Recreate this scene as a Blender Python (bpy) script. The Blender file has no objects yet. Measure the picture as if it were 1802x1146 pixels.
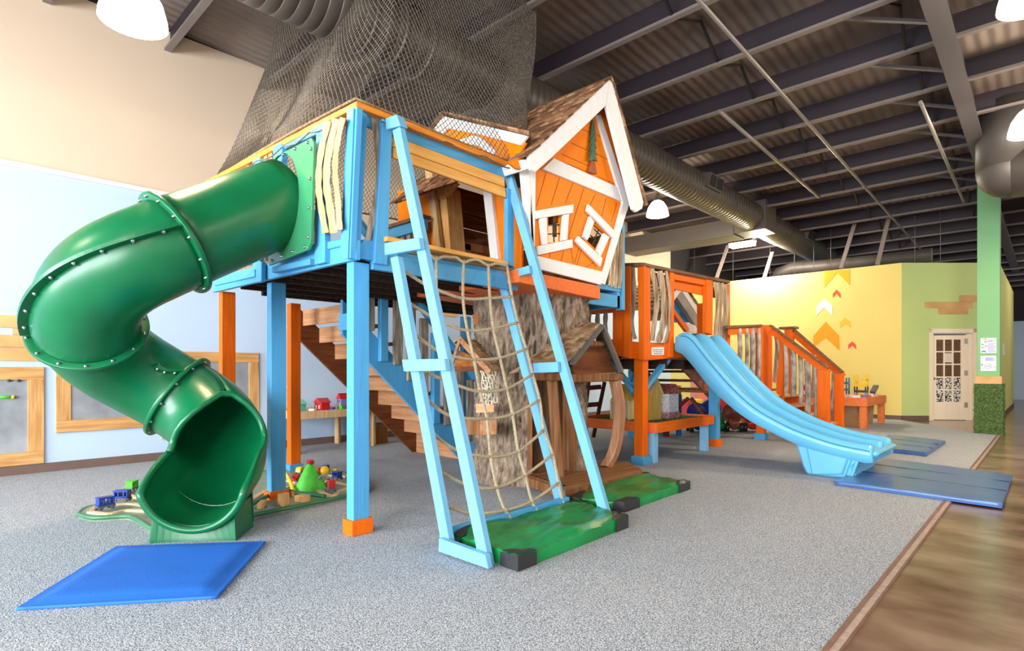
import bpy, math, random
from mathutils import Vector as V, Matrix
RND = random.Random(11)
SC = bpy.context.scene
COL = SC.collection
ORG = {}

# ---------------------------------------------------------------- camera geometry (level camera, vertical shift)
FPX, CPX, HPX, EYE, YAW = 998.0, 901.0, 650.0, 1.2, math.radians(43.5)
SN, CS = math.sin(YAW), math.cos(YAW)
def ray(px, py):
    l = (px - CPX) / FPX
    return V((-SN + l * CS, CS + l * SN, (HPX - py) / FPX))
EYEP = V((0, 0, EYE))
def onX(px, py, x): d = ray(px, py); return EYEP + d * (x / d.x)
def onY(px, py, y): d = ray(px, py); return EYEP + d * (y / d.y)
def onZ(px, py, z): d = ray(px, py); return EYEP + d * ((z - EYE) / d.z)
def onP(px, py, p, n):
    d = ray(px, py); n = V(n); return EYEP + d * ((V(p) - EYEP).dot(n) / d.dot(n))

# ---------------------------------------------------------------- mesh builder
class MB:
    def __init__(s): s.v = []; s.f = []; s.m = []; s.s = []; s.cur = 0
    def add(s, vs, fs, smooth=False):
        b = len(s.v); s.v += [V(p) for p in vs]
        for f in fs: s.f.append(tuple(b + i for i in f)); s.m.append(s.cur); s.s.append(smooth)
        return s
    def box(s, x0, x1, y0, y1, z0, z1):
        vs = [(x, y, z) for z in (z0, z1) for y in (y0, y1) for x in (x0, x1)]
        return s.add(vs, [(0, 2, 3, 1), (4, 5, 7, 6), (0, 1, 5, 4), (2, 6, 7, 3), (0, 4, 6, 2), (1, 3, 7, 5)])
    def obox(s, c, size, ax=(1, 0, 0), ay=(0, 1, 0), az=(0, 0, 1)):
        c = V(c); X = V(ax) * size[0] / 2; Y = V(ay) * size[1] / 2; Z = V(az) * size[2] / 2
        vs = [c + X * i + Y * j + Z * k for k in (-1, 1) for j in (-1, 1) for i in (-1, 1)]
        return s.add(vs, [(0, 2, 3, 1), (4, 5, 7, 6), (0, 1, 5, 4), (2, 6, 7, 3), (0, 4, 6, 2), (1, 3, 7, 5)])
    def beam(s, p0, p1, w, h, up=(0, 0, 1), off=(0, 0)):
        p0, p1 = V(p0), V(p1); d = p1 - p0; L = d.length; d.normalize()
        up = V(up); sd = d.cross(up)
        if sd.length < 1e-4: sd = d.cross(V((1, 0, 0)))
        sd.normalize(); u = sd.cross(d)
        return s.obox((p0 + p1) / 2 + sd * off[0] + u * off[1], (L, w, h), d, sd, u)
    def prism(s, pts, dv):
        pts = [V(p) for p in pts]; dv = V(dv); n = len(pts)
        nn = V((0, 0, 0))
        for i in range(n): nn += (pts[i] - pts[0]).cross(pts[(i + 1) % n] - pts[0])
        if nn.dot(dv) > 0: pts = pts[::-1]
        vs = pts + [p + dv for p in pts]
        fs = [tuple(range(n)), tuple(range(2 * n - 1, n - 1, -1))]
        fs += [(i, i + n, (i + 1) % n + n, (i + 1) % n) for i in range(n)]
        return s.add(vs, fs)
    def tube(s, pts, r, n=8, closed=False, caps=True, smooth=True, up=None):
        pts = [V(p) for p in pts]; m = len(pts)
        rr = r if isinstance(r, (list, tuple)) else [r] * m
        T = []
        for i in range(m):
            a = pts[(i - 1) % m] if (closed or i > 0) else pts[0]
            b = pts[(i + 1) % m] if (closed or i < m - 1) else pts[-1]
            t = b - a; t.normalize() if t.length > 1e-9 else None; T.append(t)
        u = V(up) if up else (V((0, 0, 1)) if abs(T[0].z) < .9 else V((1, 0, 0)))
        vs = []
        for i in range(m):
            u = u - T[i] * u.dot(T[i]); u.normalize(); w = T[i].cross(u)
            for k in range(n):
                a = 2 * math.pi * k / n; vs.append(pts[i] + (u * math.cos(a) + w * math.sin(a)) * rr[i])
        fs = []
        for i in range(m if closed else m - 1):
            j = (i + 1) % m
            for k in range(n):
                k2 = (k + 1) % n; fs.append((i * n + k, i * n + k2, j * n + k2, j * n + k))
        s.add(vs, fs, smooth)
        if caps and not closed:
            b = len(s.v) - m * n
            s.f.append(tuple(b + k for k in range(n))[::-1]); s.m.append(s.cur); s.s.append(False)
            s.f.append(tuple(b + (m - 1) * n + k for k in range(n))); s.m.append(s.cur); s.s.append(False)
        return s
    def cyl(s, p0, p1, r, n=16, r1=None): return s.tube([p0, p1], [r, r if r1 is None else r1], n)
    def lathe(s, c, prof, n=24, az=(0, 0, 1), smooth=True):
        c = V(c); az = V(az).normalized(); ax = az.orthogonal().normalized(); ay = az.cross(ax); vs = []
        for (r, z) in prof:
            for k in range(n):
                a = 2 * math.pi * k / n; vs.append(c + az * z + (ax * math.cos(a) + ay * math.sin(a)) * r)
        fs = [(i * n + k, i * n + (k + 1) % n, (i + 1) * n + (k + 1) % n, (i + 1) * n + k) for i in range(len(prof) - 1) for k in range(n)]
        return s.add(vs, fs, smooth)
    def sphere(s, c, r, n=12, m=8):
        r = r if isinstance(r, (list, tuple)) else (r, r, r); c = V(c)
        vs = [c + V((0, 0, -r[2]))]
        for i in range(1, m):
            t = -math.pi / 2 + math.pi * i / m
            for k in range(n):
                a = 2 * math.pi * k / n
                vs.append(c + V((r[0] * math.cos(t) * math.cos(a), r[1] * math.cos(t) * math.sin(a), r[2] * math.sin(t))))
        vs.append(c + V((0, 0, r[2]))); fs = []
        for k in range(n):
            k2 = (k + 1) % n; fs.append((0, 1 + k2, 1 + k))
            for i in range(m - 2): fs.append((1 + i * n + k, 1 + i * n + k2, 1 + (i + 1) * n + k2, 1 + (i + 1) * n + k))
            fs.append((1 + (m - 2) * n + k, 1 + (m - 2) * n + k2, len(vs) - 1))
        return s.add(vs, fs, True)
    def grid(s, rows, closed=False, smooth=True):
        nr, nc = len(rows), len(rows[0]); vs = [p for r in rows for p in r]; fs = []
        for i in range(nr - 1):
            for k in range(nc if closed else nc - 1):
                k2 = (k + 1) % nc; fs.append((i * nc + k, i * nc + k2, (i + 1) * nc + k2, (i + 1) * nc + k))
        return s.add(vs, fs, smooth)
    def build(s, name, mat, parent=None, label=None, org=None, bev=0.0, solid=0.0, sub=0, soff=-1):
        o_ = ORG.get(parent.name, V((0, 0, 0))) if parent else V(org or (0, 0, 0))
        me = bpy.data.meshes.new(name)
        me.from_pydata([tuple(p - o_) for p in s.v], [], s.f)
        mats = mat if isinstance(mat, (list, tuple)) else [mat]
        for m in mats: me.materials.append(m)
        for p, mi, sm in zip(me.polygons, s.m, s.s): p.material_index = min(mi, len(mats) - 1); p.use_smooth = sm
        me.validate(); me.update()
        o = bpy.data.objects.new(name, me); COL.objects.link(o)
        if parent: o.parent = parent
        else: o.location = o_
        ORG[o.name] = o_
        if label: o['label'] = label
        if solid:
            md = o.modifiers.new('thick', 'SOLIDIFY'); md.thickness = solid; md.offset = soff
        if sub:
            md = o.modifiers.new('sub', 'SUBSURF'); md.levels = sub; md.render_levels = sub
        if bev:
            md = o.modifiers.new('edge', 'BEVEL'); md.width = bev; md.segments = 1; md.limit_method = 'ANGLE'; md.angle_limit = .7
        return o
def one(f, *a, **k): m = MB(); getattr(m, f)(*a, **k); return m
def thing(name, label, cat, loc=(0, 0, 0), group=None):
    o = bpy.data.objects.new(name, None); o.empty_display_size = .1; COL.objects.link(o)
    o.location = loc; ORG[o.name] = V(loc); o['label'] = label; o['category'] = cat
    if group: o['group'] = group
    return o
def tag(o, label, cat, group=None, kind=None):
    o['label'] = label; o['category'] = cat
    if group: o['group'] = group
    if kind: o['kind'] = kind
    return o
def struct(name, mb, mat, parent=None, **k):
    o = mb.build(name, mat, parent, **k)
    if not parent: o['kind'] = 'structure'
    return o
def copy_tree(o, parent=None):
    c = o.copy(); COL.objects.link(c); ORG[c.name] = ORG[o.name]
    if parent: c.parent = parent
    for ch in list(o.children): copy_tree(ch, c)
    return c
def place(o, loc, rz=0, label=None, group=None):
    c = copy_tree(o); c.location = loc; c.rotation_euler = (0, 0, rz)
    if label: c['label'] = label
    if group: c['group'] = group
    return c

# ---------------------------------------------------------------- materials
def lin(c):
    if isinstance(c, str): c = [int(c[i:i + 2], 16) / 255 for i in (0, 2, 4)]
    return tuple((x / 12.92 if x <= .04045 else ((x + .055) / 1.055) ** 2.4) for x in c)
MATS = {}
def mat(name, col, rough=.5, var=.08, sc=6, st=(1, 1, 1), bump=0, bs=40, bst=None, metal=0, emit=0, col2=None, coat=0, spec=.5, detail=3, ramp=None):
    m = bpy.data.materials.new(name); m.use_nodes = True; nt = m.node_tree; N = nt.nodes; L = nt.links
    b = N['Principled BSDF']; c = lin(col)
    b.inputs['Roughness'].default_value = rough; b.inputs['Metallic'].default_value = metal
    b.inputs['Specular IOR Level'].default_value = spec
    if coat: b.inputs['Coat Weight'].default_value = coat; b.inputs['Coat Roughness'].default_value = .15
    tc = N.new('ShaderNodeTexCoord')
    if var or col2:
        mp = N.new('ShaderNodeMapping'); mp.inputs['Scale'].default_value = st; L.new(tc.outputs['Object'], mp.inputs[0])
        n = N.new('ShaderNodeTexNoise'); n.inputs['Scale'].default_value = sc; n.inputs['Detail'].default_value = detail; L.new(mp.outputs[0], n.inputs['Vector'])
        r = N.new('ShaderNodeValToRGB'); lo, hi = ramp or (.3, .7)
        r.color_ramp.elements[0].position = lo; r.color_ramp.elements[1].position = hi
        a = lin(col2) if col2 else tuple(min(1, x * (1 + var)) for x in c)
        r.color_ramp.elements[0].color = (*[x * (1 - var) for x in c], 1); r.color_ramp.elements[1].color = (*a, 1)
        L.new(n.outputs['Fac'], r.inputs[0]); L.new(r.outputs[0], b.inputs['Base Color'])
    else: b.inputs['Base Color'].default_value = (*c, 1)
    if bump:
        mp2 = N.new('ShaderNodeMapping'); mp2.inputs['Scale'].default_value = bst or st; L.new(tc.outputs['Object'], mp2.inputs[0])
        n2 = N.new('ShaderNodeTexNoise'); n2.inputs['Scale'].default_value = bs; n2.inputs['Detail'].default_value = 4; L.new(mp2.outputs[0], n2.inputs['Vector'])
        bp = N.new('ShaderNodeBump'); bp.inputs['Strength'].default_value = bump; bp.inputs['Distance'].default_value = .02
        L.new(n2.outputs['Fac'], bp.inputs['Height']); L.new(bp.outputs[0], b.inputs['Normal'])
    if emit: b.inputs['Emission Color'].default_value = (*c, 1); b.inputs['Emission Strength'].default_value = emit
    MATS[name] = m
    return m
def wood(name, col, col2=None, axis=2, rough=.55, var=.12, bump=.25):
    st = [9, 9, 9]; st[axis] = .7
    return mat(name, col, rough, var, 3, st, bump, 5, st, col2=col2, detail=5, spec=.16)
BLUE = wood('blue_paint', '55A6D8', None, 2, .45, .05, .12)
BLUEX = wood('blue_paint_lengthwise', '55A6D8', None, 0, .45, .05, .12)
ORANGE = wood('orange_paint', 'EE6C10', None, 2, .5, .08, .15)
ORANGEH = wood('orange_house_paint', 'FF8606', None, 2, .5, .07, .12)
SALMON = wood('salmon_orange_paint', 'F07838', None, 0, .5, .1, .12)
WHITE = wood('white_paint', 'EEF0F2', None, 2, .45, .03, .12)
CREAM = wood('cream_board', 'B48C58', 'D8B88A', 2, .5, .1, .2)
PINE = wood('pine_board', 'E2A04A', 'F0B96A', 1, .5, .12, .2)
PINEX = wood('pine_board_upright', 'DCA35C', 'EDBE80', 2, .5, .12, .2)
PLANK = mat('light_plank', 'D2A266', .6, .06, 2.5, col2='E2B880', spec=.2)
RAILW = wood('orange_stained_cap', 'D9781E', 'F09A3C', 1, .5, .12, .2)
BROWNCAP = wood('brown_handrail', '6E4E3A', '8A6850', 1, .6, .15, .2)
WEATH = mat('weathered_slat', '7C624C', .85, .2, 7, (3, 3, .5), .5, 12, (4, 4, .6), col2='D0BCA2', detail=8, spec=.2, ramp=(.3, .68))
WEATHG = mat('weathered_grey_slat', '6E6054', .85, .2, 7, (3, 3, .5), .6, 12, (4, 4, .6), col2='B8AA9A', detail=8, spec=.2, ramp=(.3, .68))
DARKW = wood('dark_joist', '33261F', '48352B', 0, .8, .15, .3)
BROWN = wood('brown_stain', '6A3A20', '85502E', 1, .6, .15, .3)
CEDAR = wood('cedar_board', 'A8714A', 'C4906A', 0, .65, .15, .3)
PORCHW = wood('porch_wood', '74492E', '9C6C46', 2, .6, .18, .35)
STEPW = wood('step_wood', 'BE8456', 'D6A078', 0, .6, .12, .25)
SHINGLE = mat('cedar_shingle', '7A5034', .85, .35, 14, (1, 1, 1), .5, 30, col2='B4825A', detail=5)
GREYSH = mat('weathered_shingle', '7C5C40', .85, .35, 12, (1, 1, 1), .5, 30, col2='B08C66', detail=5)
SHINGLES = [SHINGLE, mat('cedar_shingle_dark', '5E3A24', .85, .3, 14, col2='8A5C3C', detail=5), mat('cedar_shingle_pale', '94683F', .85, .3, 14, col2='C89A70', detail=5)]
GREYSHS = [GREYSH, mat('weathered_shingle_dark', '5E452F', .85, .3, 12, col2='8A6A4A', detail=5), mat('weathered_shingle_pale', '8E7458', .85, .3, 12, col2='BEA284', detail=5)]
GREEN = mat('green_plastic', '046238', .3, .05, 3, bump=.03, bs=150, col2='076E42')
GREENL = mat('green_plate_plastic', '3A8C60', .3, .04, 3)
SKYP = mat('light_blue_plastic', '6ABEE8', .28, .04, 2, bump=.02, bs=200)
STEEL = mat('bolt_steel', 'B8BCC0', .3, 0, metal=1)
ROPE = mat('rope', 'B5A080', .9, .2, 90, bump=.4, bs=180, col2='D2C3A4')
NETB = mat('black_net_cord', '4A453F', .8, .2, 40, col2='7A7064')
DARKG = mat('dark_void', '15120F', .9, .1)
GREENV = mat('green_vinyl', '0A7A38', .3, .12, 4, bump=.35, bs=7, col2='129A4E')
BLACKV = mat('black_vinyl', '2E2D2F', .4, .1, 5, bump=.25, bs=10)
BLUEV = mat('blue_vinyl', '2468C8', .35, .06, 4, bump=.15, bs=9)
BLUEV2 = mat('blue_grey_vinyl', '4A6C9C', .3, .08, 4, bump=.18, bs=8)
BLUEF = mat('blue_pad_fabric', '196CD2', .75, .06, 5, bump=.1, bs=120)
# ================================================================ SETTING
WX = -8.43
roofz = lambda y: 5.80 - .042 * y
def carpet_mat():
    m = mat('carpet_fleck', '5A656F', .95, .2, 150, bump=.6, bs=190, col2='DAE1E9', detail=2, ramp=(.36, .64)); return m
CARPET = carpet_mat()
CONC = mat('stained_concrete', '6B4A36', .2, .15, 2.0, (.8, 1.5, 1), bump=.02, bs=6, col2='A08874', detail=11, spec=.5)
struct('floor', one('box', -9, 7, -7, 32, -.12, 0), CONC)
cp = [(WX, -7, 0), (-.70, -7, 0), (-.70, 13.45, 0), (-1.05, 13.75, 0), (-2.5, 15.86, 0), (-2.55, 15.95, 0), (WX, 15.95, 0)]
tag(one('prism', cp, (0, 0, .012)).build('carpet', CARPET), 'grey flecked wall to wall carpet under the play structures', 'carpet')
m = MB(); m.box(-.70, -.678, -7, 13.45, 0, .016); m.cur = 1; m.box(-.678, -.648, -7, 13.45, 0, .013); m.cur = 0; m.box(-.648, -.638, -7, 13.45, 0, .009)
struct('trim_1', m, [mat('edge_strip_rust', '7A5644', .6, .2, 8), mat('edge_strip_pale', 'A8948A', .6, .2, 30)])
SKYW = mat('sky_blue_wall_paint', 'B8D0EC', .85, .02, .8, bump=.03, bs=120)
BEIGE = mat('beige_wall_paint', 'D8C4AE', .9, .02, .6, bump=.03, bs=120)
YELLOW = mat('yellow_wall_paint', 'EBD880', .85, .02, .8, bump=.03, bs=120)
LIME = mat('lime_wall_paint', 'C6DA8E', .85, .02, .8, bump=.03, bs=120)
DARKPAINT = mat('dark_wall_paint', '2E2A2B', .9, .05, 1)
OFFW = mat('offwhite_wall_paint', 'D6D4D0', .9, .02, 1)
BASEB = mat('brown_baseboard', '6E5850', .7, .08, 6)
struct('wall_left', one('box', WX - .2, WX, -7, 15.95, 0, 3.52), SKYW)
struct('wall_left_upper', one('box', WX - .2, WX - .01, -7, 15.95, 3.52, 5.66), BEIGE)
struct('wall_left_eave', one('box', WX - .2, WX - .02, -7.2, 15.95, 5.66, 6.2), DARKPAINT)
struct('wall_left_dark', one('box', WX - .2, WX, 15.95, 30, 3.0, 5.8), DARKPAINT)
struct('trim_2', one('box', WX, WX + .03, -7, 15.95, 3.47, 3.525), mat('white_ledge', 'E8E4E0', .6, .02, 2))
struct('baseboard_left', one('box', WX, WX + .015, -7, 15.95, .012, .115), BASEB)
struct('wall_back', one('box', WX, -2.53, 15.95, 16.1, 0, 3.70), YELLOW)
struct('baseboard_back', one('box', WX, -2.53, 15.935, 15.95, .0, .11), BASEB)
E1 = V((CS, SN, 0)); N1 = V((SN, -CS, 0))            # diagonal green wall: along E1, facing N1
G0 = V((-2.53, 15.95, 0))
gp = lambda t, d=0, z=0: G0 + E1 * t + N1 * d + V((0, 0, z))
def tt(px): p = onP(px, 650, G0, N1); return (p - G0).dot(E1)
t0, t1, tE = tt(1641.5), tt(1711.5), 2.3
m = MB()
m.prism([gp(0), gp(t0), gp(t0, 0, 2.06), gp(0, 0, 2.06)], -N1 * .12)
m.prism([gp(t1), gp(tE), gp(tE, 0, 2.06), gp(t1, 0, 2.06)], -N1 * .12)
m.prism([gp(0, 0, 2.06), gp(tE, 0, 2.06), gp(tE, 0, 3.70), gp(0, 0, 3.70)], -N1 * .12)
struct('wall_back_diagonal', m, LIME)
struct('baseboard_back_diagonal', one('prism', [gp(0), gp(t0 - .1), gp(t0 - .1, .015), gp(0, .015)], (0, 0, .11)), BASEB)
cE = gp(tE)
struct('wall_right_room', one('box', cE.x - .12, cE.x, cE.y, 24.5, 0, 3.70), mat('pale_lime_paint', 'DDE08E', .85, .02, .8))
struct('baseboard_right_room', one('box', cE.x, cE.x + .015, cE.y, 24.5, 0, .11), BASEB)
struct('wall_far', one('box', -9, 7, 30, 30.2, 0, 5.6), mat('pale_blue_far_wall', 'B9CBD8', .85, .03, .8))
struct('wall_far_upper', one('box', -9, 7, 29.9, 30, 3.1, 5.6), DARKPAINT)
# room behind the glazed door
rb = MB(); rb.prism([gp(-.2, -1.6), gp(1.9, -1.6), gp(1.9, -1.6, 3), gp(-.2, -1.6, 3)], -N1 * .1)
struct('wall_inner_room', rb, mat('inner_room_paint', 'A9BCC4', .85, .03, 1))
# unseen sides of the hall behind and beside the camera, with tall windows
struct('wall_right', one('box', 7, 7.2, -7, 30, 0, 6.1), OFFW)
m = MB(); wz0, wz1 = .5, 3.6; xs = [-8.63, -7.6, -5.0, -4.4, -1.8, -1.2, 1.4, 2.0, 4.6, 7.2]
m.box(-8.63, 7.2, -7.2, -7, 0, wz0); m.box(-8.63, 7.2, -7.2, -7, wz1, 6.15)
for a, b in zip(xs[0::2], xs[1::2]): m.box(a, b, -7.2, -7, wz0, wz1)
struct('wall_front', m, OFFW)
ALU = mat('window_aluminium', '6A6C70', .4, .05, metal=.6)
for i, (a, b) in enumerate(zip(xs[1::2], xs[2::2])):
    m = MB()
    for x in (a, (a + b) / 2 - .03, b - .06): m.box(x, x + .06, -7.13, -7.07, wz0, wz1)
    for z in (wz0, wz1 - .06): m.box(a, b, -7.13, -7.07, z, z + .06)
    struct('window_%d' % (i + 1), m, ALU)

# ---- roof deck, purlins, rafter
def deckmat():
    m = mat('ribbed_roof_deck', '5E534D', .6, .15, .7, col2='86786F', spec=.4); nt = m.node_tree; N, L = nt.nodes, nt.links
    tc = N.new('ShaderNodeTexCoord'); w = N.new('ShaderNodeTexWave'); w.bands_direction = 'X'; w.inputs['Scale'].default_value = 2.2
    w.inputs['Distortion'].default_value = .3; L.new(tc.outputs['Object'], w.inputs['Vector'])
    bp = N.new('ShaderNodeBump'); bp.inputs['Strength'].default_value = .55; bp.inputs['Distance'].default_value = .03
    L.new(w.outputs['Fac'], bp.inputs['Height']); L.new(bp.outputs[0], N['Principled BSDF'].inputs['Normal']); return m
ceil = struct('ceiling', one('prism', [(-8.7, -7.2, roofz(-7.2)), (7.3, -7.2, roofz(-7.2)), (7.3, 30.3, roofz(30.3)), (-8.7, 30.3, roofz(30.3))], (0, 0, .12)), deckmat())
PURL = mat('purlin_steel', '2A2228', .5, .12, 2, spec=.4)
FLNG = mat('purlin_flange', '746A66', .5, .1, 2, spec=.4)
y = 6.05 - 1.24 * 10
while y < 29:
    z = roofz(y) - .005; m = MB()
    m.box(WX, 7, y - .005, y + .005, z - .30, z); m.cur = 1
    m.box(WX, 7, y - .075, y + .005, z - .31, z - .298); m.box(WX, 7, y - .075, y - .065, z - .30, z - .275)
    m.build('ceiling_purlin', [PURL, FLNG], ceil)
    y += 1.24
RAFT = mat('rafter_steel', '4A454A', .5, .08, 2)
m = MB(); r0, r1 = (-6.9, 5.03), (13.75, 4.66)
for (x0, x1, dz0, dz1) in ((-.94, -.74, 0, .018), (-.855, -.83, .018, .55)):
    m.prism([(x0, r0[0], r0[1] + dz0 + .2), (x0, r1[0], r1[1] + dz0), (x0, r1[0], r1[1] + dz1), (x0, r0[0], r0[1] + dz1 + .2)], (x1 - x0, 0, 0))
m.prism([(-.94, 11.2, 4.78), (-.94, 13.75, 4.60), (-.94, 13.75, 4.66), (-.94, 11.2, 4.80)], (.2, 0, 0))
m.build('ceiling_rafter', RAFT, ceil)
m = MB(); m.box(-.94, -.74, 13.75, 30, 4.5, 4.52); m.box(-.855, -.83, 13.75, 30, 4.52, 5.0)
m.build('ceiling_rafter', RAFT, ceil)
for k in range(-1, 7):
    yy = 6.05 + 1.24 * k
    one('beam', (-1.7, yy + .04, roofz(yy) - .28), (-.92, yy + .04, 5.04 - .027 * yy), .03, .06, (0, 1, 0)).build('ceiling_brace', PURL, ceil)
# bridging between purlins (short angles, alternating)
BRG = mat('black_bridging', '17150F', .6, .1, 3)
for X0 in (-3.15, -5.6, -1.3):
    for k in range(-3, 15):
        yy = 6.05 + 1.24 * k; m = MB()
        m.beam((X0, yy + .03, roofz(yy) - .29), (X0 + .03, yy + .62, roofz(yy) - .06), .03, .03)
        m.beam((X0 + .03, yy + .62, roofz(yy) - .06), (X0, yy + 1.2, roofz(yy + 1.2) - .29), .03, .03)
        m.build('ceiling_bridging', BRG, ceil)
PIPE = mat('grey_conduit', '8A827A', .4, .08, 4, metal=.4)
def pipe(p0, p1, r, label, cat='pipe'):
    o = one('tube', [p0, p1], r, 8).build('ceiling_pipe', PIPE); tag(o, label, cat); return o
pipe((-2.62, -2, 5.25), (-2.62, 22, 4.45), .024, 'long bare sprinkler pipe slung under the purlins above the blue double slide')
pipe((-3.55, 8.2, 5.02), (-3.55, 13.2, 4.85), .03, 'short grey strip hung beside the spiral duct near its vent')
pipe((-1.25, 9.2, 4.75), (-1.25, 14.4, 4.55), .025, 'short grey pipe hung between rafter and long sprinkler pipe')
HANG = mat('hanger_rod', '6A625C', .5, .1, 3)
hr = MB()
for (px, yb, yt) in ((1290, 493, 300), (1355, 488, 330), (1398, 483, 420), (1432, 478, 430), (1462, 476, 400), (1610, 462, 380), (1655, 462, 400), (1222, 475, 360)):
    a = onY(px, yb, 17.0); hr.cyl(a, (a.x, a.y, roofz(17) - .1), .007, 6)
hr.build('ceiling_hanger_rod', HANG, ceil)
for (a, b) in (((1261, 489), (1281, 432)), ((1345, 489), (1359, 444)), ((1480, 472), (1504, 394)), ((1544, 466), (1564, 384))):
    one('beam', onY(a[0], a[1], 16.02), onY(b[0], b[1], 16.6), .09, .04, (0, 1, 0)).build('wall_brace', mat('brace_steel', '8C7F78', .5, .08, 3), bpy.data.objects['wall_back'])

# ---- ducts
def ductmat():
    m = mat('spiral_duct_paint', '4A443F', .42, .08, 3, spec=.5); nt = m.node_tree; N, L = nt.nodes, nt.links
    tc = N.new('ShaderNodeTexCoord'); w = N.new('ShaderNodeTexWave'); w.bands_direction = 'Y'; w.inputs['Scale'].default_value = 2.6; w.wave_profile = 'SAW'
    L.new(tc.outputs['Object'], w.inputs['Vector'])
    bp = N.new('ShaderNodeBump'); bp.inputs['Strength'].default_value = .9; bp.inputs['Distance'].default_value = .03
    L.new(w.outputs['Fac'], bp.inputs['Height']); L.new(bp.outputs[0], N['Principled BSDF'].inputs['Normal']); return m
DUCT = ductmat(); BOXD = mat('box_duct_paint', '554E49', .5, .06, 2); BLK = mat('vent_black', '151413', .7, .05)
DX, DZ, DR = -5.05, 4.74, .325
d = thing('spiral_duct', 'long dark spiral air duct running past the orange playhouse roof', 'duct', (DX, 6, DZ))
def ribbed(y0, y1, z):
    prof = []; yy = y0
    while yy < y1: prof += [(DR, yy), (DR, yy + .105), (DR - .007, yy + .110), (DR - .007, yy + .118), (DR, yy + .123)]; yy += .125
    one('lathe', (DX, 0, z), prof, 36, (0, 1, 0)).build('duct_pipe', DUCT, d)
ribbed(-5, 13.3, DZ); ribbed(14.0, 21.5, DZ - .02)
for yy in (3.45, 3.8, 3.1): one('lathe', (DX, yy, DZ), [(DR, -.02), (DR + .015, -.02), (DR + .015, .02), (DR, .02)], 32, (0, 1, 0)).build('joint_band', DUCT, d)
for yy in (10.6, 16.6):
    m = MB(); ctr = V((DX + .3, yy, DZ + .06)); m.obox(ctr, (.22, .62, .26), (.97, 0, -.2), (0, 1, 0), (.2, 0, .97))
    m.cur = 1
    for s in (-.15, .15): m.obox(ctr + V((.106, s, -.02)), (.02, .25, .2), (.97, 0, -.2), (0, 1, 0), (.2, 0, .97))
    m.build('vent', [BOXD, BLK], d)
d2 = thing('plenum_duct', 'rectangular box duct crossing under the spiral duct from the beige wall', 'duct', (DX, 13.6, DZ))
one('box', DX - .36, DX + .36, 13.3, 14.0, DZ - .34, DZ + .34).build('plenum_box', BOXD, d2, bev=.01)
one('box', WX, DX - .36, 13.3, 13.95, 4.36, 4.78).build('box_duct', BOXD, d2, bev=.01)
d3 = thing('hanging_riser_duct', 'huge dark round riser duct with elbow behind the green column', 'duct', (-.4, 11.4, 3.8))
RZ = mat('riser_paint', '3B3735', .5, .1, 4); rc = V((-.42, 11.4, 4.23))
m = MB(); m.cyl(rc, (rc.x, rc.y, 5.2), .43, 36); m.build('riser_pipe', RZ, d3); one('sphere', rc, .43, 36, 18).build('elbow', RZ, d3); m = MB(); m.cyl(rc, (3.5, rc.y, rc.z), .43, 36); m.build('branch_pipe', RZ, d3)
d4 = thing('far_duct', 'dark round duct with flexible elbow above the yellow wall top', 'duct', (-5, 18, 3.9))
one('tube', [onY(1365, 492, 17.6), onY(1372, 480, 17.6), onY(1395, 472, 17.6), onY(1450, 468, 17.6), onY(1640, 448, 17.6)], .17, 20).build('duct_pipe', BOXD, d4)

# ---- pendant lamps
GLOW = mat('lamp_glow', 'FFE9C8', .4, 0, emit=9)
def lamp(name, p, r, label, power, hang=True):
    t = thing(name, label, 'lamp', p); p = V(p); m = MB()
    m.lathe(p, [(r, 0), (r * .97, r * .25), (r * .84, r * .75), (r * .55, r * 1.2), (r * .3, r * 1.38), (.0, r * 1.4)], 28)
    m.build('lamp_shade', GLOW, t)
    m = MB(); m.lathe(p, [(r * .34, r * 1.34), (r * .34, r * 1.6), (r * .18, r * 1.75), (r * .18, r * 2.0), (0, r * 2.0)], 16)
    zt = roofz(p.y) - .3; m.cyl(p + V((0, 0, r * 1.95)), (p.x, p.y, zt), .012, 6)
    m.build('lamp_housing', STEEL, t)
    l = bpy.data.lights.new(name + '_light', 'POINT'); l.energy = power; l.color = (1, .84, .62); l.shadow_soft_size = r
    lo = bpy.data.objects.new('lamp_bulb', l); COL.objects.link(lo); lo.parent = t; lo.location = (0, 0, -r * .25); return t
def lat(px, py, D): r_ = ray(px, py); return EYEP + r_ * D
lamp('pendant_lamp', lat(235, 40, 4.45), .235, 'big glowing dome lamp close to the beige wall above the green tube', 75)
lamp('pendant_lamp', lat(1157, 380, 12.2), .235, 'glowing dome lamp hanging under the spiral duct right of the playhouse', 170)
lamp('pendant_lamp', lat(1815, 235, 7.2), .235, 'glowing dome lamp in front of the huge riser duct', 130)
lamp('pendant_lamp', lat(1815, 8, 4.9), .235, 'glowing lamp at the top corner beyond the rafter', 110)
fx = thing('strip_light', 'small rectangular glowing light under the box duct', 'lamp', lat(1306, 430, 15.0)); c_ = V(fx.location)
l = bpy.data.lights.new('strip_light_glow', 'POINT'); l.energy = 300; l.color = (1, .9, .74); l.shadow_soft_size = .15; lo = bpy.data.objects.new('strip_bulb', l); COL.objects.link(lo); lo.parent = fx; lo.location = (.35, .45, -.25)
one('box', c_.x - .3, c_.x + .3, c_.y - .14, c_.y + .14, c_.z - .06, c_.z + .04).build('diffuser', GLOW, fx)
one('box', c_.x - .32, c_.x + .32, c_.y - .16, c_.y + .16, c_.z + .04, c_.z + .09).build('housing', BOXD, fx)
m = MB(); m.cyl(c_ + V((0, 0, .08)), (c_.x, c_.y, roofz(c_.y)), .01, 6); m.build('hanger', HANG, fx)

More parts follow.
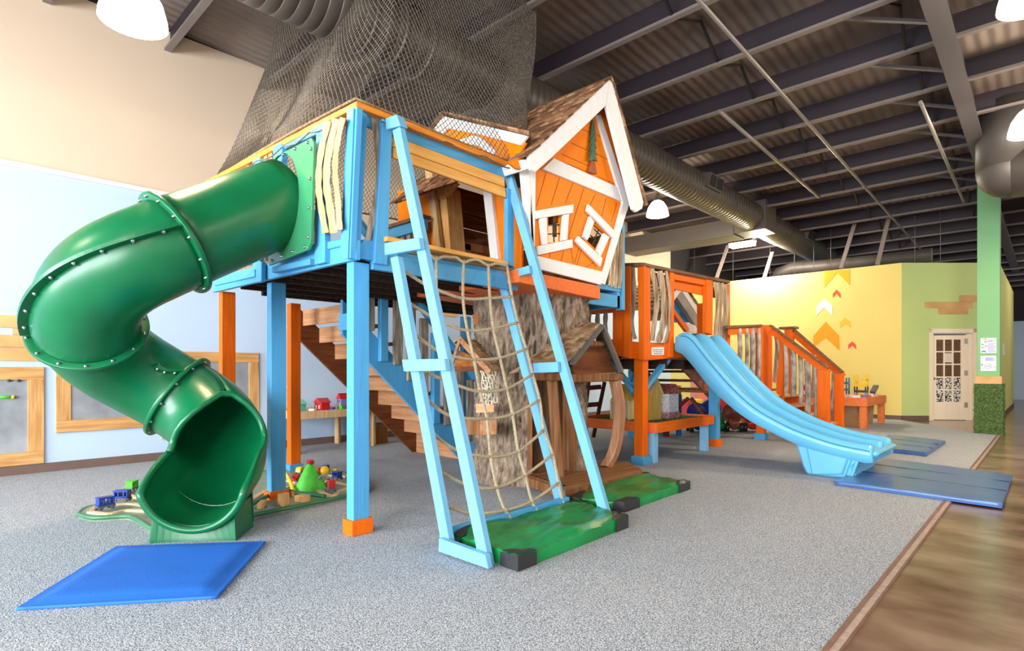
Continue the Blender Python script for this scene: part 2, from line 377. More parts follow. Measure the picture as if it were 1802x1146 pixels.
# ---- column with turf, posters
GCOL = mat('green_column_paint', '83BC86', .8, .03, 1)
cx0, cx1, cy0 = -.985, -.665, 13.62
struct('wall_column', one('box', cx0, cx1, cy0, cy0 + .32, 0, 4.66), GCOL)
tw = thing('turf_wrap', 'artificial grass sleeve around the foot of the green column', 'turf wrap', (-.82, 13.78, 0))
m = MB(); TR = random.Random(3)
def turf_face(o, u, w_, h, n, cnt):
    for _ in range(cnt):
        p = o + u * TR.random() * w_ + V((0, 0, TR.random() * h)); d_ = n * .02 + V((TR.uniform(-1, 1), TR.uniform(-1, 1), TR.uniform(-.6, 1))) * .016
        s_ = V((TR.uniform(-1, 1), TR.uniform(-1, 1), TR.uniform(-1, 1))) * .005
        m.add([p - s_, p + s_, p + d_], [(0, 1, 2)])
e = .045; m.box(cx0 - e, cx1 + e, cy0 - e, cy0 + .32 + e, 0, .93)
turf_face(V((cx0 - e, cy0 - e, 0)), V((1, 0, 0)), .41, .93, V((0, -1, 0)), 2600)
turf_face(V((cx1 + e, cy0 - e, 0)), V((0, 1, 0)), .41, .93, V((1, 0, 0)), 800)
turf_face(V((cx0 - e, cy0 - e, 0)), V((0, 1, 0)), .41, .93, V((-1, 0, 0)), 500)
m.build('turf', mat('turf_green', '33501F', .9, .5, 60, col2='6E8A4A'), tw)
one('box', cx0 - .03, cx1 + .03, cy0 - .03, cy0 + .35, .93, 1.07).build('wood_band', PLANK, tw, bev=.004)
def poster(name, px0, py0, px1, py1, label, marks):
    a, b = onY(px0, py1, cy0 - .006), onY(px1, py0, cy0 - .006); t = thing(name, label, 'poster', (a.x, cy0, a.z))
    one('box', a.x, b.x, cy0 - .006, cy0, a.z, b.z).build('sheet', mat(name + '_paper', 'E9EAF2', .6, .01, 3), t)
    w_, h_ = b.x - a.x, b.z - a.z
    for nm, colr, (u0, v0, u1, v1), ch in marks:
        mk = MB(); x0, x1, z0, z1 = a.x + u0 * w_, a.x + u1 * w_, a.z + v0 * h_, a.z + v1 * h_; yy = cy0 - .007
        if ch == 'chev':
            xm = (x0 + x1) / 2; zm = (z0 + z1) / 2
            mk.prism([(x0, yy, z0), (xm, yy, zm), (x1, yy, z0), (x1, yy, zm), (xm, yy, z1), (x0, yy, zm)], (0, -.001, 0))
        elif ch == 'lines':
            n_ = 9
            for k in range(n_): zz = z0 + (z1 - z0) * (k + .2) / n_; mk.box(x0, x1 - (x1 - x0) * (.25 if k % 4 == 3 else 0), yy - .001, yy, zz, zz + (z1 - z0) / n_ * .45)
        elif ch == 'ring':
            mk.lathe(((x0 + x1) / 2, yy, (z0 + z1) / 2), [((x1 - x0) * .5, 0), ((x1 - x0) * .5, .001), ((x1 - x0) * .43, .001), ((x1 - x0) * .43, 0)], 24, (0, -1, 0))
            mk.box(x0 + (x1 - x0) * .25, x1 - (x1 - x0) * .25, yy - .001, yy, (z0 + z1) / 2 - .006, (z0 + z1) / 2 + .006)
        mk.build(nm, mat(nm + '_ink', colr, .6, 0), t)
    return t
poster('notice_sign', 1725.5, 594.5, 1753.5, 622, 'upper white notice on green column with coloured arrow marks', [
    ('yellow_mark', 'F0B040', (.18, .85, .42, .99), 'chev'), ('navy_mark', '4060A0', (.25, .7, .4, .82), 'chev'), ('teal_mark', '3090B0', (.05, .5, .2, .64), 'chev'),
    ('orange_mark', 'F08050', (.05, .3, .22, .45), 'chev'), ('coral_mark', 'E07050', (.25, .4, .42, .52), 'chev'), ('blue_mark', '2E78C0', (.05, .03, .35, .2), 'chev'),
    ('heading', '4A70B8', (.45, .74, .8, .86), 'lines'), ('body_text', '9098C8', (.45, .04, .95, .68), 'lines')])
poster('notice_sign', 1725.5, 626, 1753, 653, 'lower white notice on green column with blue heading and round stamp', [
    ('heading', '4A80C8', (.3, .66, .9, .9), 'lines'), ('ring_mark', '9098A8', (.25, .05, .7, .55), 'ring'), ('blue_mark', '3A70B8', (.03, .33, .16, .5), 'chev'), ('small_mark', 'E0A0A8', (.85, .2, .97, .3), 'chev')])
# paper on the room side wall, small lever sign
sg = thing('wall_notice', 'small white paper on the pale yellow wall behind the green column', 'notice', (cE.x, 19.3, 1.5))
one('box', cE.x, cE.x + .01, 18.9, 19.6, 1.55, 1.85).build('sheet', mat('notice_paper', 'F0F0EE', .6, .01), sg)
# ---- glazed door
DOORW = wood('door_cream_paint', 'FBEAD2', None, 2, .4, .03, .05)
dr = thing('door_1', 'cream glazed door standing ajar in the green wall', 'door', gp(t0)); dr['kind'] = 'structure'
m = MB()
for a, b, z0, z1 in ((t0 - .085, t0, 0, 2.15), (t1, t1 + .085, 0, 2.15), (t0 - .085, t1 + .085, 2.06, 2.15)):
    m.prism([gp(a, 0, z0), gp(b, 0, z0), gp(b, 0, z1), gp(a, 0, z1)], N1 * .02)
for a, b, z0, z1 in ((t0, t0 + .02, 0, 2.06), (t1 - .02, t1, 0, 2.06), (t0, t1, 2.04, 2.06)):
    m.prism([gp(a, 0, z0), gp(b, 0, z0), gp(b, 0, z1), gp(a, 0, z1)], -N1 * .12)
m.build('door_frame', DOORW, dr, bev=.003)
hg = gp(t1 - .13, -.02); ang = math.radians(8); ex = (-E1 * math.cos(ang) - N1 * math.sin(ang)); nx = (N1 * math.cos(ang) - E1 * math.sin(ang))
LW, LH = (t1 - t0) - .17, 2.0
lp = lambda u, z, d_=0: hg + ex * u + nx * d_ + V((0, 0, z))
one('prism', [gp(t1 - .13, -.02), gp(t1 - .02, -.02), gp(t1 - .02, -.02, 2.03), gp(t1 - .13, -.02, 2.03)], -N1 * .04).build('side_panel', DOORW, dr)
cols = [(.13, .30), (.335, .505), (.54, .71)]; sc_ = LW / .84; cols = [(a * sc_, b * sc_) for a, b in cols]
rows = [(.45, .72), (.75, 1.02), (1.05, 1.32), (1.35, 1.62), (1.65, 1.92)]; rows = [(a - .02, b - .02) for a, b in rows]
m = MB(); xs_ = [0] + [c for ab in cols for c in ab] + [LW]; zs_ = [.01] + [c for ab in rows for c in ab] + [LH]
for i in range(len(xs_) - 1):
    for j in range(len(zs_) - 1):
        if i % 2 == 1 and j % 2 == 1: continue
        m.prism([lp(xs_[i], zs_[j]), lp(xs_[i + 1], zs_[j]), lp(xs_[i + 1], zs_[j + 1]), lp(xs_[i], zs_[j + 1])], -nx * .04)
m.build('door_leaf', DOORW, dr)
SLAT = mat('brown_blind', '4E3420', .6, .35, 20, (1, 1, 6), col2='7A5636'); LACE = mat('lace_curtain', '2E2822', .8, .3, 34, col2='E6E2DA', detail=1, ramp=(.47, .52))
for j, (z0, z1) in enumerate(rows):
    for (a, b) in cols:
        one('prism', [lp(a, z0, -.02), lp(b, z0, -.02), lp(b, z1, -.02), lp(a, z1, -.02)], -nx * .006).build('curtained_pane', LACE if j < 2 else SLAT, dr)
a, b = cols[1]; one('prism', [lp(a + .0, 1.36, .002), lp(b, 1.36, .002), lp(b, 1.58, .002), lp(a, 1.58, .002)], nx * .003).build('notice_sheet', mat('door_notice', 'E6D8C4', .6, .1, 20), dr)
kn = MB(); kn.sphere(lp(LW - .05, .98, .04), .03); kn.cyl(lp(LW - .05, .98, 0), lp(LW - .05, .98, .04), .012, 8); kn.build('door_knob', mat('brass', 'A88448', .3, 0, metal=1), dr)
for z in (.3, 1.05, 1.8): one('prism', [lp(-.03, z, .002), lp(.045, z, .002), lp(.045, z + .12, .002), lp(-.03, z + .12, .002)], nx * .006).build('hinge', STEEL, dr)
# ---- chevron decals and plank clouds
Z8 = lambda x, y: (1400 + x / 2.438, 430 + y / 2.438)
def decal(name, pts, colr, label):
    p = [onY(*Z8(*q), 15.949) for q in pts]
    tag(one('prism', p, (0, -.004, 0)).build(name, mat(name + '_vinyl', colr, .7, .02, 2), org=p[0]), label, 'wall decal')
decal('chevron_art_decal', [(123, 114), (232, 108), (232, 175), (178, 122), (123, 186)], 'F2B416', 'big golden arrow decal cut off by the yellow wall top')
decal('chevron_art_decal', [(160, 230), (160, 212), (176, 195), (193, 212), (193, 232), (176, 211)], 'E4573C', 'small red arrow decal just under the golden one at the wall top')
decal('chevron_art_decal', [(90, 305), (90, 268), (123, 232), (158, 266), (158, 306), (123, 270)], 'FBFAF4', 'white arrow decal on the yellow wall')
decal('chevron_art_decal', [(190, 362), (190, 335), (213, 315), (237, 335), (237, 361), (213, 340)], 'EAC23C', 'faint yellow arrow decal right of the big orange arrow')
decal('chevron_art_decal', [(76, 442), (76, 393), (130, 332), (188, 393), (188, 456), (130, 402)], 'F0A010', 'largest orange arrow decal in the middle of the yellow wall')
decal('chevron_art_decal', [(226, 451), (226, 431), (243, 417), (260, 432), (260, 452), (243, 434)], 'E4573C', 'small red arrow decal lowest on the yellow wall')
def plank_cloud(label, rects, P, n, loc):
    t = thing('cloud_art', label, 'wall decoration', loc)
    for (a, b, c, d_) in rects:
        q = [P(a, d_), P(b, d_), P(b, c), P(a, c)]; one('prism', q, V(n) * .022).build('plank', PLANK, t, bev=.003)
plank_cloud('three offset pine planks on the green wall above the glazed door', [(1627.5, 1710.5, 531.5, 542.5), (1688, 1719, 520, 531), (1651, 1702.5, 542.5, 553)], lambda x, y: onP(x, y, G0, N1), N1, gp(.6, 0, 2.7))
# ================================================================ GREEN SPIRAL TUBE SLIDE
def smooth(p, q, n):
    out = []
    for i in range(len(p) - 1):
        a, b, c, d = p[max(i - 1, 0)], p[i], p[i + 1], p[min(i + 2, len(p) - 1)]
        for k in range(n):
            t = k / n; out.append(.5 * (2 * b + (c - a) * t + (2 * a - 5 * b + 4 * c - d) * t * t + (3 * b - a - 3 * c + d) * t ** 3))
    out.append(p[-1]); return out
SR, TR_ = .42, .322
HC = V((-4.84, 1.25, 0))
zk = [(-90, 2.55), (0, 2.07), (60, 1.80), (112, 1.49), (215, .98), (265, .74), (310, .51), (345, .435)]
def hz(a):
    for i in range(len(zk) - 1):
        if a <= zk[i + 1][0]:
            (a0, z0), (a1, z1) = zk[i], zk[i + 1]; t = (a - a0) / (a1 - a0)
            sl = lambda j: (zk[min(j + 1, len(zk) - 1)][1] - zk[max(j - 1, 0)][1]) / (zk[min(j + 1, len(zk) - 1)][0] - zk[max(j - 1, 0)][0])
            m0, m1 = sl(i) * (a1 - a0), sl(i + 1) * (a1 - a0)
            return (2 * t ** 3 - 3 * t * t + 1) * z0 + (t ** 3 - 2 * t * t + t) * m0 + (-2 * t ** 3 + 3 * t * t) * z1 + (t ** 3 - t * t) * m1
    return zk[-1][1]
def hpos(a):
    if a < 0: return V((HC.x + SR, HC.y - a / 90 * .80, hz(a)))
    if a > 310:
        e_ = V((math.sin(math.radians(50)), -math.cos(math.radians(50)), 0)); b = hpos(310); p = b + e_ * ((a - 310) / 35 * .42); p.z = hz(a); return p
    t = math.radians(-a); return V((HC.x + SR * math.cos(t), HC.y + SR * math.sin(t), hz(a)))
def hfr(a):
    t = (hpos(a + .5) - hpos(a - .5)).normalized(); side = V((0, 0, 1)).cross(t).normalized(); up = t.cross(side); return hpos(a), t, side, up
slide = thing('tube_slide', 'green spiral tube slide bolted to the blue play tower', 'slide', (-4.2, 1.36, 0))
def ring(a, r, n=40):
    p, t, s_, u = hfr(a); return [p + (s_ * math.cos(2 * math.pi * k / n) + u * math.sin(2 * math.pi * k / n)) * r for k in range(n)]
def section(a0, a1, st): 
    n = max(2, int(abs(a1 - a0) / st)); m = MB(); m.grid([ring(a0 + (a1 - a0) * i / n, TR_) for i in range(n + 1)], True)
    return m.build('tube_section', GREEN, slide, solid=.012)
section(-90, 0, 10); section(0, 112, 4); section(112, 215, 4)
BOLT = MB(); BOLT.lathe((0, 0, 0), [(.013, -.002), (.013, .004), (.008, .008), (.008, .014), (0, .014)], 8)
BOLT0 = None
def bolt(p, n, parent):
    global BOLT0
    if BOLT0 is None:
        BOLT0 = BOLT.build('bolt', STEEL); me = BOLT0.data; bpy.data.objects.remove(BOLT0); BOLT0 = me
    o = bpy.data.objects.new('bolt', BOLT0); COL.objects.link(o); o.parent = parent
    o.location = p - ORG[parent.name]; o.rotation_euler = V(n).to_track_quat('Z', 'Y').to_euler(); return o
def flange(a, nb, off=0):
    p, t, s_, u = hfr(a); m = MB(); m.lathe(p, [(TR_ - .01, -.017), (TR_ + .045, -.017), (TR_ + .05, -.012), (TR_ + .05, .012), (TR_ + .045, .017), (TR_ - .01, .017)], 48, t)
    f = m.build('flange', GREEN, slide, bev=.004)
    for k in range(nb):
        an = 2 * math.pi * (k + off) / nb; d_ = s_ * math.cos(an) + u * math.sin(an); sg_ = 1 if t.dot(EYEP - p) > 0 else -1; bolt(p + d_ * (TR_ + .026) + t * .017 * sg_, t * sg_, f)
flange(0, 14); flange(112, 14, .3); flange(215, 12, .2)
def seam(a0, a1, f0, f1, nb, pw=1.6):
    m = MB(); L_, R_ = [], []; n = 30; rows = []
    for i in range(n + 1):
        k = i / n; p, t, s_, u = hfr(a0 + (a1 - a0) * k); f = math.radians(f0 + (f1 - f0) * k ** pw); d_ = s_ * math.cos(f) + u * math.sin(f); w_ = t.cross(d_)
        rows.append([p + d_ * (TR_ - .01) - w_ * .012, p + d_ * (TR_ + .055) - w_ * .012, p + d_ * (TR_ + .055) + w_ * .012, p + d_ * (TR_ - .01) + w_ * .012])
    m.grid(rows, True, False); fl = m.build('seam_flange', GREEN, slide)
    for i in range(nb):
        k = (i + .5) / nb; p, t, s_, u = hfr(a0 + (a1 - a0) * k); f = math.radians(f0 + (f1 - f0) * k ** pw); d_ = s_ * math.cos(f) + u * math.sin(f); w_ = t.cross(d_)
        sg_ = 1 if w_.dot(EYEP - p) > 0 else -1; bolt(p + d_ * (TR_ + .022) + w_ * .012 * sg_, w_ * sg_, fl)
seam(3, 109, 14, -14, 8, 1.0)
seam(170, 212, 172, 140, 3)
# exit: tube that opens into a chute with a rolled rim
m = MB(); rows = []; rimL, rimR = [], []; AS = [215 + (345 - 215) * i / 34 for i in range(35)]
def cover(a):
    k = min(1, max(0, (a - 258) / 34)); k = k * k * (3 - 2 * k); e_ = 180 - 78 * k
    if a > 312: e_ -= 26 * ((a - 312) / 33) ** 1.5
    return math.radians(e_)
for a in AS:
    p, t, s_, u = hfr(a); c_ = cover(a); n = 40; fl_ = min(1, max(0, (a - 285) / 50)); fl_ = TR_ * (1 + .07 * fl_ * fl_ * (3 - 2 * fl_)); rows.append([p + (s_ * math.sin(c_ * (2 * k / n - 1)) - u * math.cos(c_ * (2 * k / n - 1))) * fl_ for k in range(n + 1)])
m.grid(rows); m.build('exit_chute', GREEN, slide, solid=.014, soff=0)
i0 = next(i for i, a in enumerate(AS) if cover(a) < math.radians(178))
loop = [rows[i][0] for i in range(i0, len(rows))] + rows[-1][1:-1] + [rows[i][-1] for i in range(len(rows) - 1, i0 - 1, -1)]
# the arched rim where the closed tube ends, then both edges and the lip
one('tube', loop, .026, 8, True).build('rolled_rim', GREEN, slide)
p, t, s_, u = hfr(343); m = MB(); top = []; bot = []
for k in range(13):
    an = math.radians(-52 + 104 * k / 12); q = p + (s_ * math.sin(an) - u * math.cos(an)) * (TR_ * 1.06 - .01); top.append(q); bot.append(V((q.x, q.y, .0)) + s_ * .02 * (k - 6) / 6 + V((t.x, t.y, 0)) * .02)
bk = V((t.x, t.y, 0)).normalized() * -.34
m.grid([top, bot], False, False); m.grid([[q + bk + V((0, 0, .05)) for q in bot], [V((q.x, q.y, q.z)) + bk + V((0, 0, .06)) for q in top]], False, False)
for j in (0, -1): m.add([top[j], bot[j], V((bot[j].x, bot[j].y, 0)) + bk, top[j] + bk], [(0, 1, 2, 3)])
m.build('foot', GREEN, slide, solid=.012)
# mounting plate on the tower
PY = 2.0
q = [onY(555, 241, PY), onY(549, 438, PY), onY(474, 468, PY), onY(476, 282, PY)]; cc = hpos(-88); m = MB()
N_ = 64; outer = []; inner = []
def edge_pt(dx, dz):
    best = None
    for i in range(4):
        a, b = q[i], q[(i + 1) % 4]; ex_, ez = b.x - a.x, b.z - a.z; den = dx * ez - dz * ex_
        if abs(den) < 1e-9: continue
        s1 = ((a.x - cc.x) * ez - (a.z - cc.z) * ex_) / den; s2 = ((a.x - cc.x) * dz - (a.z - cc.z) * dx) / den
        if s1 > 0 and -1e-6 <= s2 <= 1 + 1e-6 and (best is None or s1 < best): best = s1
    return best or .5
for k in range(N_):
    an = 2 * math.pi * k / N_; dx, dz = math.cos(an), math.sin(an); s1 = max(edge_pt(dx, dz), TR_ + .02)
    outer.append(V((cc.x + dx * s1, PY, cc.z + dz * s1))); inner.append(V((cc.x + dx * (TR_ - .005), PY, cc.z + dz * (TR_ + .04))))
m.grid([outer, inner], True, False); pl = m.build('mounting_plate', GREENL, slide, solid=.02, soff=0)
for i in range(4):
    for k in (.08, .36, .64, .92):
        b_ = q[i].lerp(q[(i + 1) % 4], k); b_ = b_.lerp(V((cc.x, PY, cc.z)), .06); bolt(V((b_.x, PY - .012, b_.z)), (0, -1, 0), pl)
# ================================================================ BLUE PLAY TOWER
XF = -3.58
def FX(px, py, d=0): return onX(px, py, XF + d)
NL = V((.0422, -1, 0)).normalized()
def FL(px, py, d=0): return onP(px, py, V((XF, 2.12, 0)) + NL * d, NL)
Z1_ = lambda x, y: (850 + x / 2.546, 100 + y / 2.546)
tower = thing('play_tower', 'blue wooden play tower on posts with deck and railings, green tube bolted to it', 'play tower', (-4.6, 3.2, 0))
def bfx(name, pts, th, m_, d=0, parent=None, bev=.004): return one('prism', [FX(a, b, d) for a, b in pts], (-th, 0, 0)).build(name, m_, parent or tower, bev=bev)
def bfl(name, pts, th, m_, d=0, parent=None, bev=.004): return one('prism', [FL(a, b, d) for a, b in pts], -NL * th).build(name, m_, parent or tower, bev=bev)
# posts with plinths
def post(x0, y0, z1, m_, pm, wx=.09, wy=.135, e=.02, ph=.12):
    p = one('box', x0, x0 + wx, y0, y0 + wy, .012, z1).build('post', m_, tower, bev=.005)
    f = MB(); f.box(x0 - e, x0 + wx + e, y0 - e, y0 + wy + e, .012, ph); f.build('plinth', pm, p, bev=.004)
post(-3.69, 2.15, 1.97, BLUE, ORANGE); post(-5.06, 2.16, 1.97, BLUE, ORANGE); post(-6.33, 2.93, 1.95, ORANGE, BLUE, .1, .12); post(-6.02, 2.09, 1.97, ORANGE, BLUE, .09, .13)
post(-6.1, 5.35, 1.95, BLUE, ORANGE); post(-5.2, 5.4, 1.95, BLUE, ORANGE)
# deck, fascia, joists
DZ0 = 2.13
dk = MB(); dk.prism([(-3.6, 2.14, DZ0 - .03), (-3.6, 5.55, DZ0 - .03), (-6.2, 5.55, DZ0 - .03), (-6.2, 3.25, DZ0 - .03), (-6.5, 3.25, DZ0 - .03), (-6.4, 2.9, DZ0 - .03), (-5.95, 2.04, DZ0 - .03)], (0, 0, .03))
dk.build('deck', wood('deck_board', '8A6A4C', 'A58460', 1, .6, .15, .2), tower)
for k in range(7):
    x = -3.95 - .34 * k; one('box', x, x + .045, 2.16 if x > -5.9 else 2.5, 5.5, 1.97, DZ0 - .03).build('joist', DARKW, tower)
bfl('fascia_board', [(626, 456.5), (374, 514.5), (374, 489), (626, 421)], .04, BLUEX)
bfl('fascia_board', [(600, 421), (540, 432), (540, 447), (600, 433)], .05, BLUEX, .02)
bfl('fascia_board', [(545, 466), (478, 480), (478, 470), (545, 455)], .06, BLUEX, .06)
bfl('fascia_board', [(460, 460), (450, 463), (450, 498), (460, 495)], .04, BLUE, .05)
bfl('fascia_board', [(448, 487), (376, 503), (376, 489), (448, 472)], .03, BLUEX, .02)
YB = wood('blue_paint_sideways', '55A6D8', None, 1, .45, .05, .12)
bfx('fascia_board', [(618, 452), (700, 466), (700, 430), (640, 421)], .04, YB)
one('box', XF - .045, XF, 2.3, 3.85, 1.93, 2.06).build('fascia_board', YB, tower, bev=.004)
one('box', XF - .1, XF - .04, 2.3, 3.85, 2.0, 2.15).build('fascia_board', YB, tower, bev=.004)
one('box', XF - .045, XF + .01, 4.75, 5.58, 1.90, 2.04).build('fascia_board', YB, tower, bev=.004)
one('box', -5.0, XF + .01, 5.5, 5.56, 1.90, 2.1).build('fascia_board', BLUEX, tower, bev=.004)
# corner upright (two boards leaning out)
bfx('corner_board', [(627.5, 188), (647.5, 195), (634, 456), (615.5, 455)], .04, BLUE, .03)
bfl('corner_board', [(610, 192), (628, 187.5), (615.5, 455), (598, 452)], .05, BLUE, .045)
bfl('corner_board', [(612, 192.5), (622, 190), (611, 456), (603, 455)], .015, BLUE, .06)
# curved slats
def slat(pts, w_, fn, m_, th=.03, d=0, parent=None, name='slat'):
    P_ = smooth([V((a, b, 0)) for a, b in pts], 0, 5); rows = []
    for i, p in enumerate(P_):
        a, b = P_[max(i - 1, 0)], P_[min(i + 1, len(P_) - 1)]; t = (b - a).normalized(); n = V((-t.y, t.x, 0)); hw = w_ * (.5 + .06 * math.sin(i * 1.7 + pts[0][0]))
        l, r = p - n * hw, p + n * hw; rows.append([fn(l.x, l.y, d), fn(r.x, r.y, d), fn(r.x, r.y, d - th), fn(l.x, l.y, d - th)])
    m = MB(); m.grid(rows, True, False)
    m.add(rows[0], [(0, 1, 2, 3)]); m.add(rows[-1], [(3, 2, 1, 0)])
    return m.build(name, m_, parent or tower, bev=.004)
slat([(577.5, 213), (564, 272), (560.5, 321), (564, 358), (573, 410)], 11, FL, CREAM, .03, .10)
slat([(591, 209), (577.5, 272), (574.4, 321), (580.5, 364), (587, 410)], 13, FL, CREAM, .03, .09)
slat([(603.4, 207), (592.7, 257), (589.7, 303), (594, 348), (598, 404)], 10, FL, CREAM, .03, .10)
slat([(658, 201), (664, 260), (667, 310), (658, 370), (647.5, 424)], 11, FX, WEATH, .04)
for x, y0 in ((394, 303), (404, 298), (414, 293), (424, 288), (434, 282), (466, 266), (474, 262)):
    slat([(x + 2, y0), (x - 1, y0 + 70), (x + 1, y0 + 160)], 6.5, FL, CREAM, .03)
bfl('upright_board', [(444, 275), (457, 268), (457, 470), (444, 478)], .04, BLUE, .02)
bfl('upright_board', [(480, 258), (496, 250), (496, 300), (480, 310)], .05, BLUE, .02)
bfl('upright_board', [(556, 222), (572, 213), (571, 462), (553, 466)], .05, BLUE, .045)
bfl('upright_board', [(500, 244), (556, 221), (556, 236), (500, 262)], .03, BLUE)
bfx('upright_board', [(674, 205), (691, 209), (682, 467), (659, 463)], .05, BLUE, .03)
bfx('rail_beam', [(646, 198), (890, 295), (890, 314), (646, 221)], .04, YB, -.01)
bfx('pine_board', [(692, 238.5), (888, 312.5), (889, 329.5), (692, 258)], .03, PINE)
bfx('pine_board', [(692, 259), (889, 330.5), (891, 348), (692, 277)], .03, PINE, .004)
one('prism', [FX(681, 415, .07), FX(894, 459.5, .07), FX(894, 466, .07), FX(681, 424, .07)], (-.14, 0, 0)).build('sill_board', PINE, tower, bev=.004)
bfx('end_board', [(893, 330), (905, 335), (905, 470), (893, 466)], .05, BLUE, .0)
# rail caps
c0, cR, cL = FX(627.5, 177, .05), FX(893, 291, .05), FL(360, 318.5, .05)
one('prism', [c0, V((c0.x, cR.y, c0.z - .02)), V((c0.x - .13, cR.y, c0.z - .02)), c0 + V((-.13, .1, 0))], (0, 0, -.045)).build('rail_cap', RAILW, tower, bev=.004)
one('prism', [c0, cL, cL + V((0, .13, 0)), c0 + V((-.13, .13, 0))], (0, 0, -.045)).build('rail_cap', wood('orange_stained_cap_long', 'D9781E', 'F0A04C', 0, .5, .12, .2), tower, bev=.004)
# far railings of the deck
rx = -6.0
one('box', rx, rx + .06, 2.1, 3.2, 2.86, 2.98).build('rail_beam', YB, tower, bev=.004)
one('box', -6.0, -5.0, 3.86, 3.92, 2.74, 2.86).build('rail_beam', BLUEX, tower, bev=.004)
one('box', -6.05, -4.98, 3.83, 3.95, 2.86, 2.90).build('rail_cap', BROWNCAP, tower, bev=.004)
for k in range(8):
    x = -5.95 + .115 * k; slat_m = MB(); slat_m.box(x, x + .07, 3.89, 3.93, DZ0 + .03, 2.76); slat_m.build('slat', WEATHG, tower, bev=.01)
for k in range(6):
    yy = 2.2 + .17 * k; one('box', rx - .03, rx, yy, yy + .07, DZ0, 2.95).build('slat', WEATH, tower, bev=.01)
for (px, py0, py1) in ((1071, 425, 500), (1078, 420, 506), (1085, 414, 508), (1092, 410, 508)):
    slat([(px + 3, py0), (px + 1, (py0 + py1) / 2), (px - 2, py1)], 6, FX, WEATH, .04, .03)
one('prism', [FX(1095, 395, .02), FX(1100, 395, .02), FX(1100, 546, .02), FX(1095, 545, .02)], (-.09, 0, 0)).build('upright_board', BLUE, tower, bev=.004)
one('box', XF - .06, XF + .02, 5.1, 5.56, 2.08, 2.14).build('rail_beam', YB, tower, bev=.004)
# ================================================================ staircase under the tower
st = thing('staircase', 'wooden staircase with brown and blue stringers climbing under the blue tower', 'stairs', (-6.2, 4.2, 0))
ys0, ys1, zs0, zs1 = 3.2, 5.12, 1.98, .05
def stringer(x, m_):
    one('prism', [(x, ys0 - .0, zs0 - .02), (x, ys0, zs0 - .40), (x, ys1 - .2, .012), (x, ys1 + .22, .012)], (.045, 0, 0)).build('stringer', m_, st, bev=.004)
stringer(-6.66, BROWN); stringer(-5.62, BLUE)
ns = 9
for k in range(ns):
    yy = ys0 + (ys1 - ys0) * (k + .3) / ns; zz = zs0 - .10 - (zs0 - zs1 - .12) * k / ns
    one('box', -6.62, -5.62, yy, yy + .26, zz, zz + .04).build('tread', STEPW, st, bev=.004)
    one('box', -6.62, -5.62, yy, yy + .025, zz - .15 if k < ns - 1 else .012, zz).build('riser', STEPW, st)
one('beam', (-5.56, ys0 + .1, 2.92), (-5.56, ys1 + .1, 1.0), .05, .12, (1, 0, 0)).build('handrail', BLUE, st, bev=.004)
for k, hh in enumerate((0, 1, 2, 3, 4, 5, 6, 7, 8, 9)):
    yy = ys0 + .25 + .19 * k; zt = 2.83 - (yy - ys0); zb = zs0 - .2 - (yy - ys0)
    if k % 4 == 1: one('box', -5.57, -5.5, yy, yy + .1, max(zb - .05, .1), zt + .02).build('baluster_post', BLUE, st, bev=.004)
    else: one('box', -5.56, -5.52, yy, yy + .13, max(zb + .1, .25), zt).build('slat', WEATHG, st, bev=.012)
one('box', -5.62, -5.45, 3.18, 3.36, 1.62, 1.8).build('newel_block', BLUE, st, bev=.004)
# ================================================================ leaning rope climbing frame
YA, YC = 2.36, 3.76
fr = thing('climbing_frame', 'light blue timber frame leaning from the tower, holding the rope net', 'climbing frame', (-2.9, 3.05, 0))
LB = wood('light_blue_frame', '74B6DE', None, 2, .45, .05, .15)
def leg(pt, pb, yy, up=(0, 1, 0)):
    a, b = onY(*pt, yy), onY(*pb, yy); b.z = max(b.z, .02); d_ = b - a
    m = MB(); m.prism([a + V((-.045, 0, 0)), a + V((.045, 0, 0)), b + V((.045, 0, 0)), b + V((-.045, 0, 0))], (0, .05, 0)); return m.build('leg', LB, fr, bev=.004)
leg((696.5, 226), (852, 1001), YA)
leg((692.5, 452), (783, 955), YA)
leg((888, 293), (1064, 927), YC)
leg((878, 482), (986, 918), YC)
def cb(name, pts, yy, th=.04): return one('prism', [onY(a, b, yy) for a, b in pts], (0, th, 0)).build(name, LB, fr, bev=.004)
cb('head_block', [(678, 208), (697, 201), (704, 221), (679, 228)], YA - .01, .07)
cb('crossboard', [(676, 428), (736, 418), (739, 438), (676.5, 449)], YA - .045, .045)
cb('crossboard', [(707, 633), (781, 631.5), (784, 652.5), (710, 654)], YA - .045, .045)
cb('crossboard', [(772, 947.5), (853, 977), (858.5, 1002), (771, 971)], YA - .045, .045)
cb('crossboard', [(898, 476.5), (930, 467), (932, 481), (900, 490)], YC - .045)
cb('crossboard', [(937, 639), (981, 637), (982, 655), (939, 656.5)], YC - .045)
one('beam', (-2.93, YA + .05, .075), (-2.93, YC, .075), .05, .12).build('bottom_rail', [YB], fr, bev=.004)
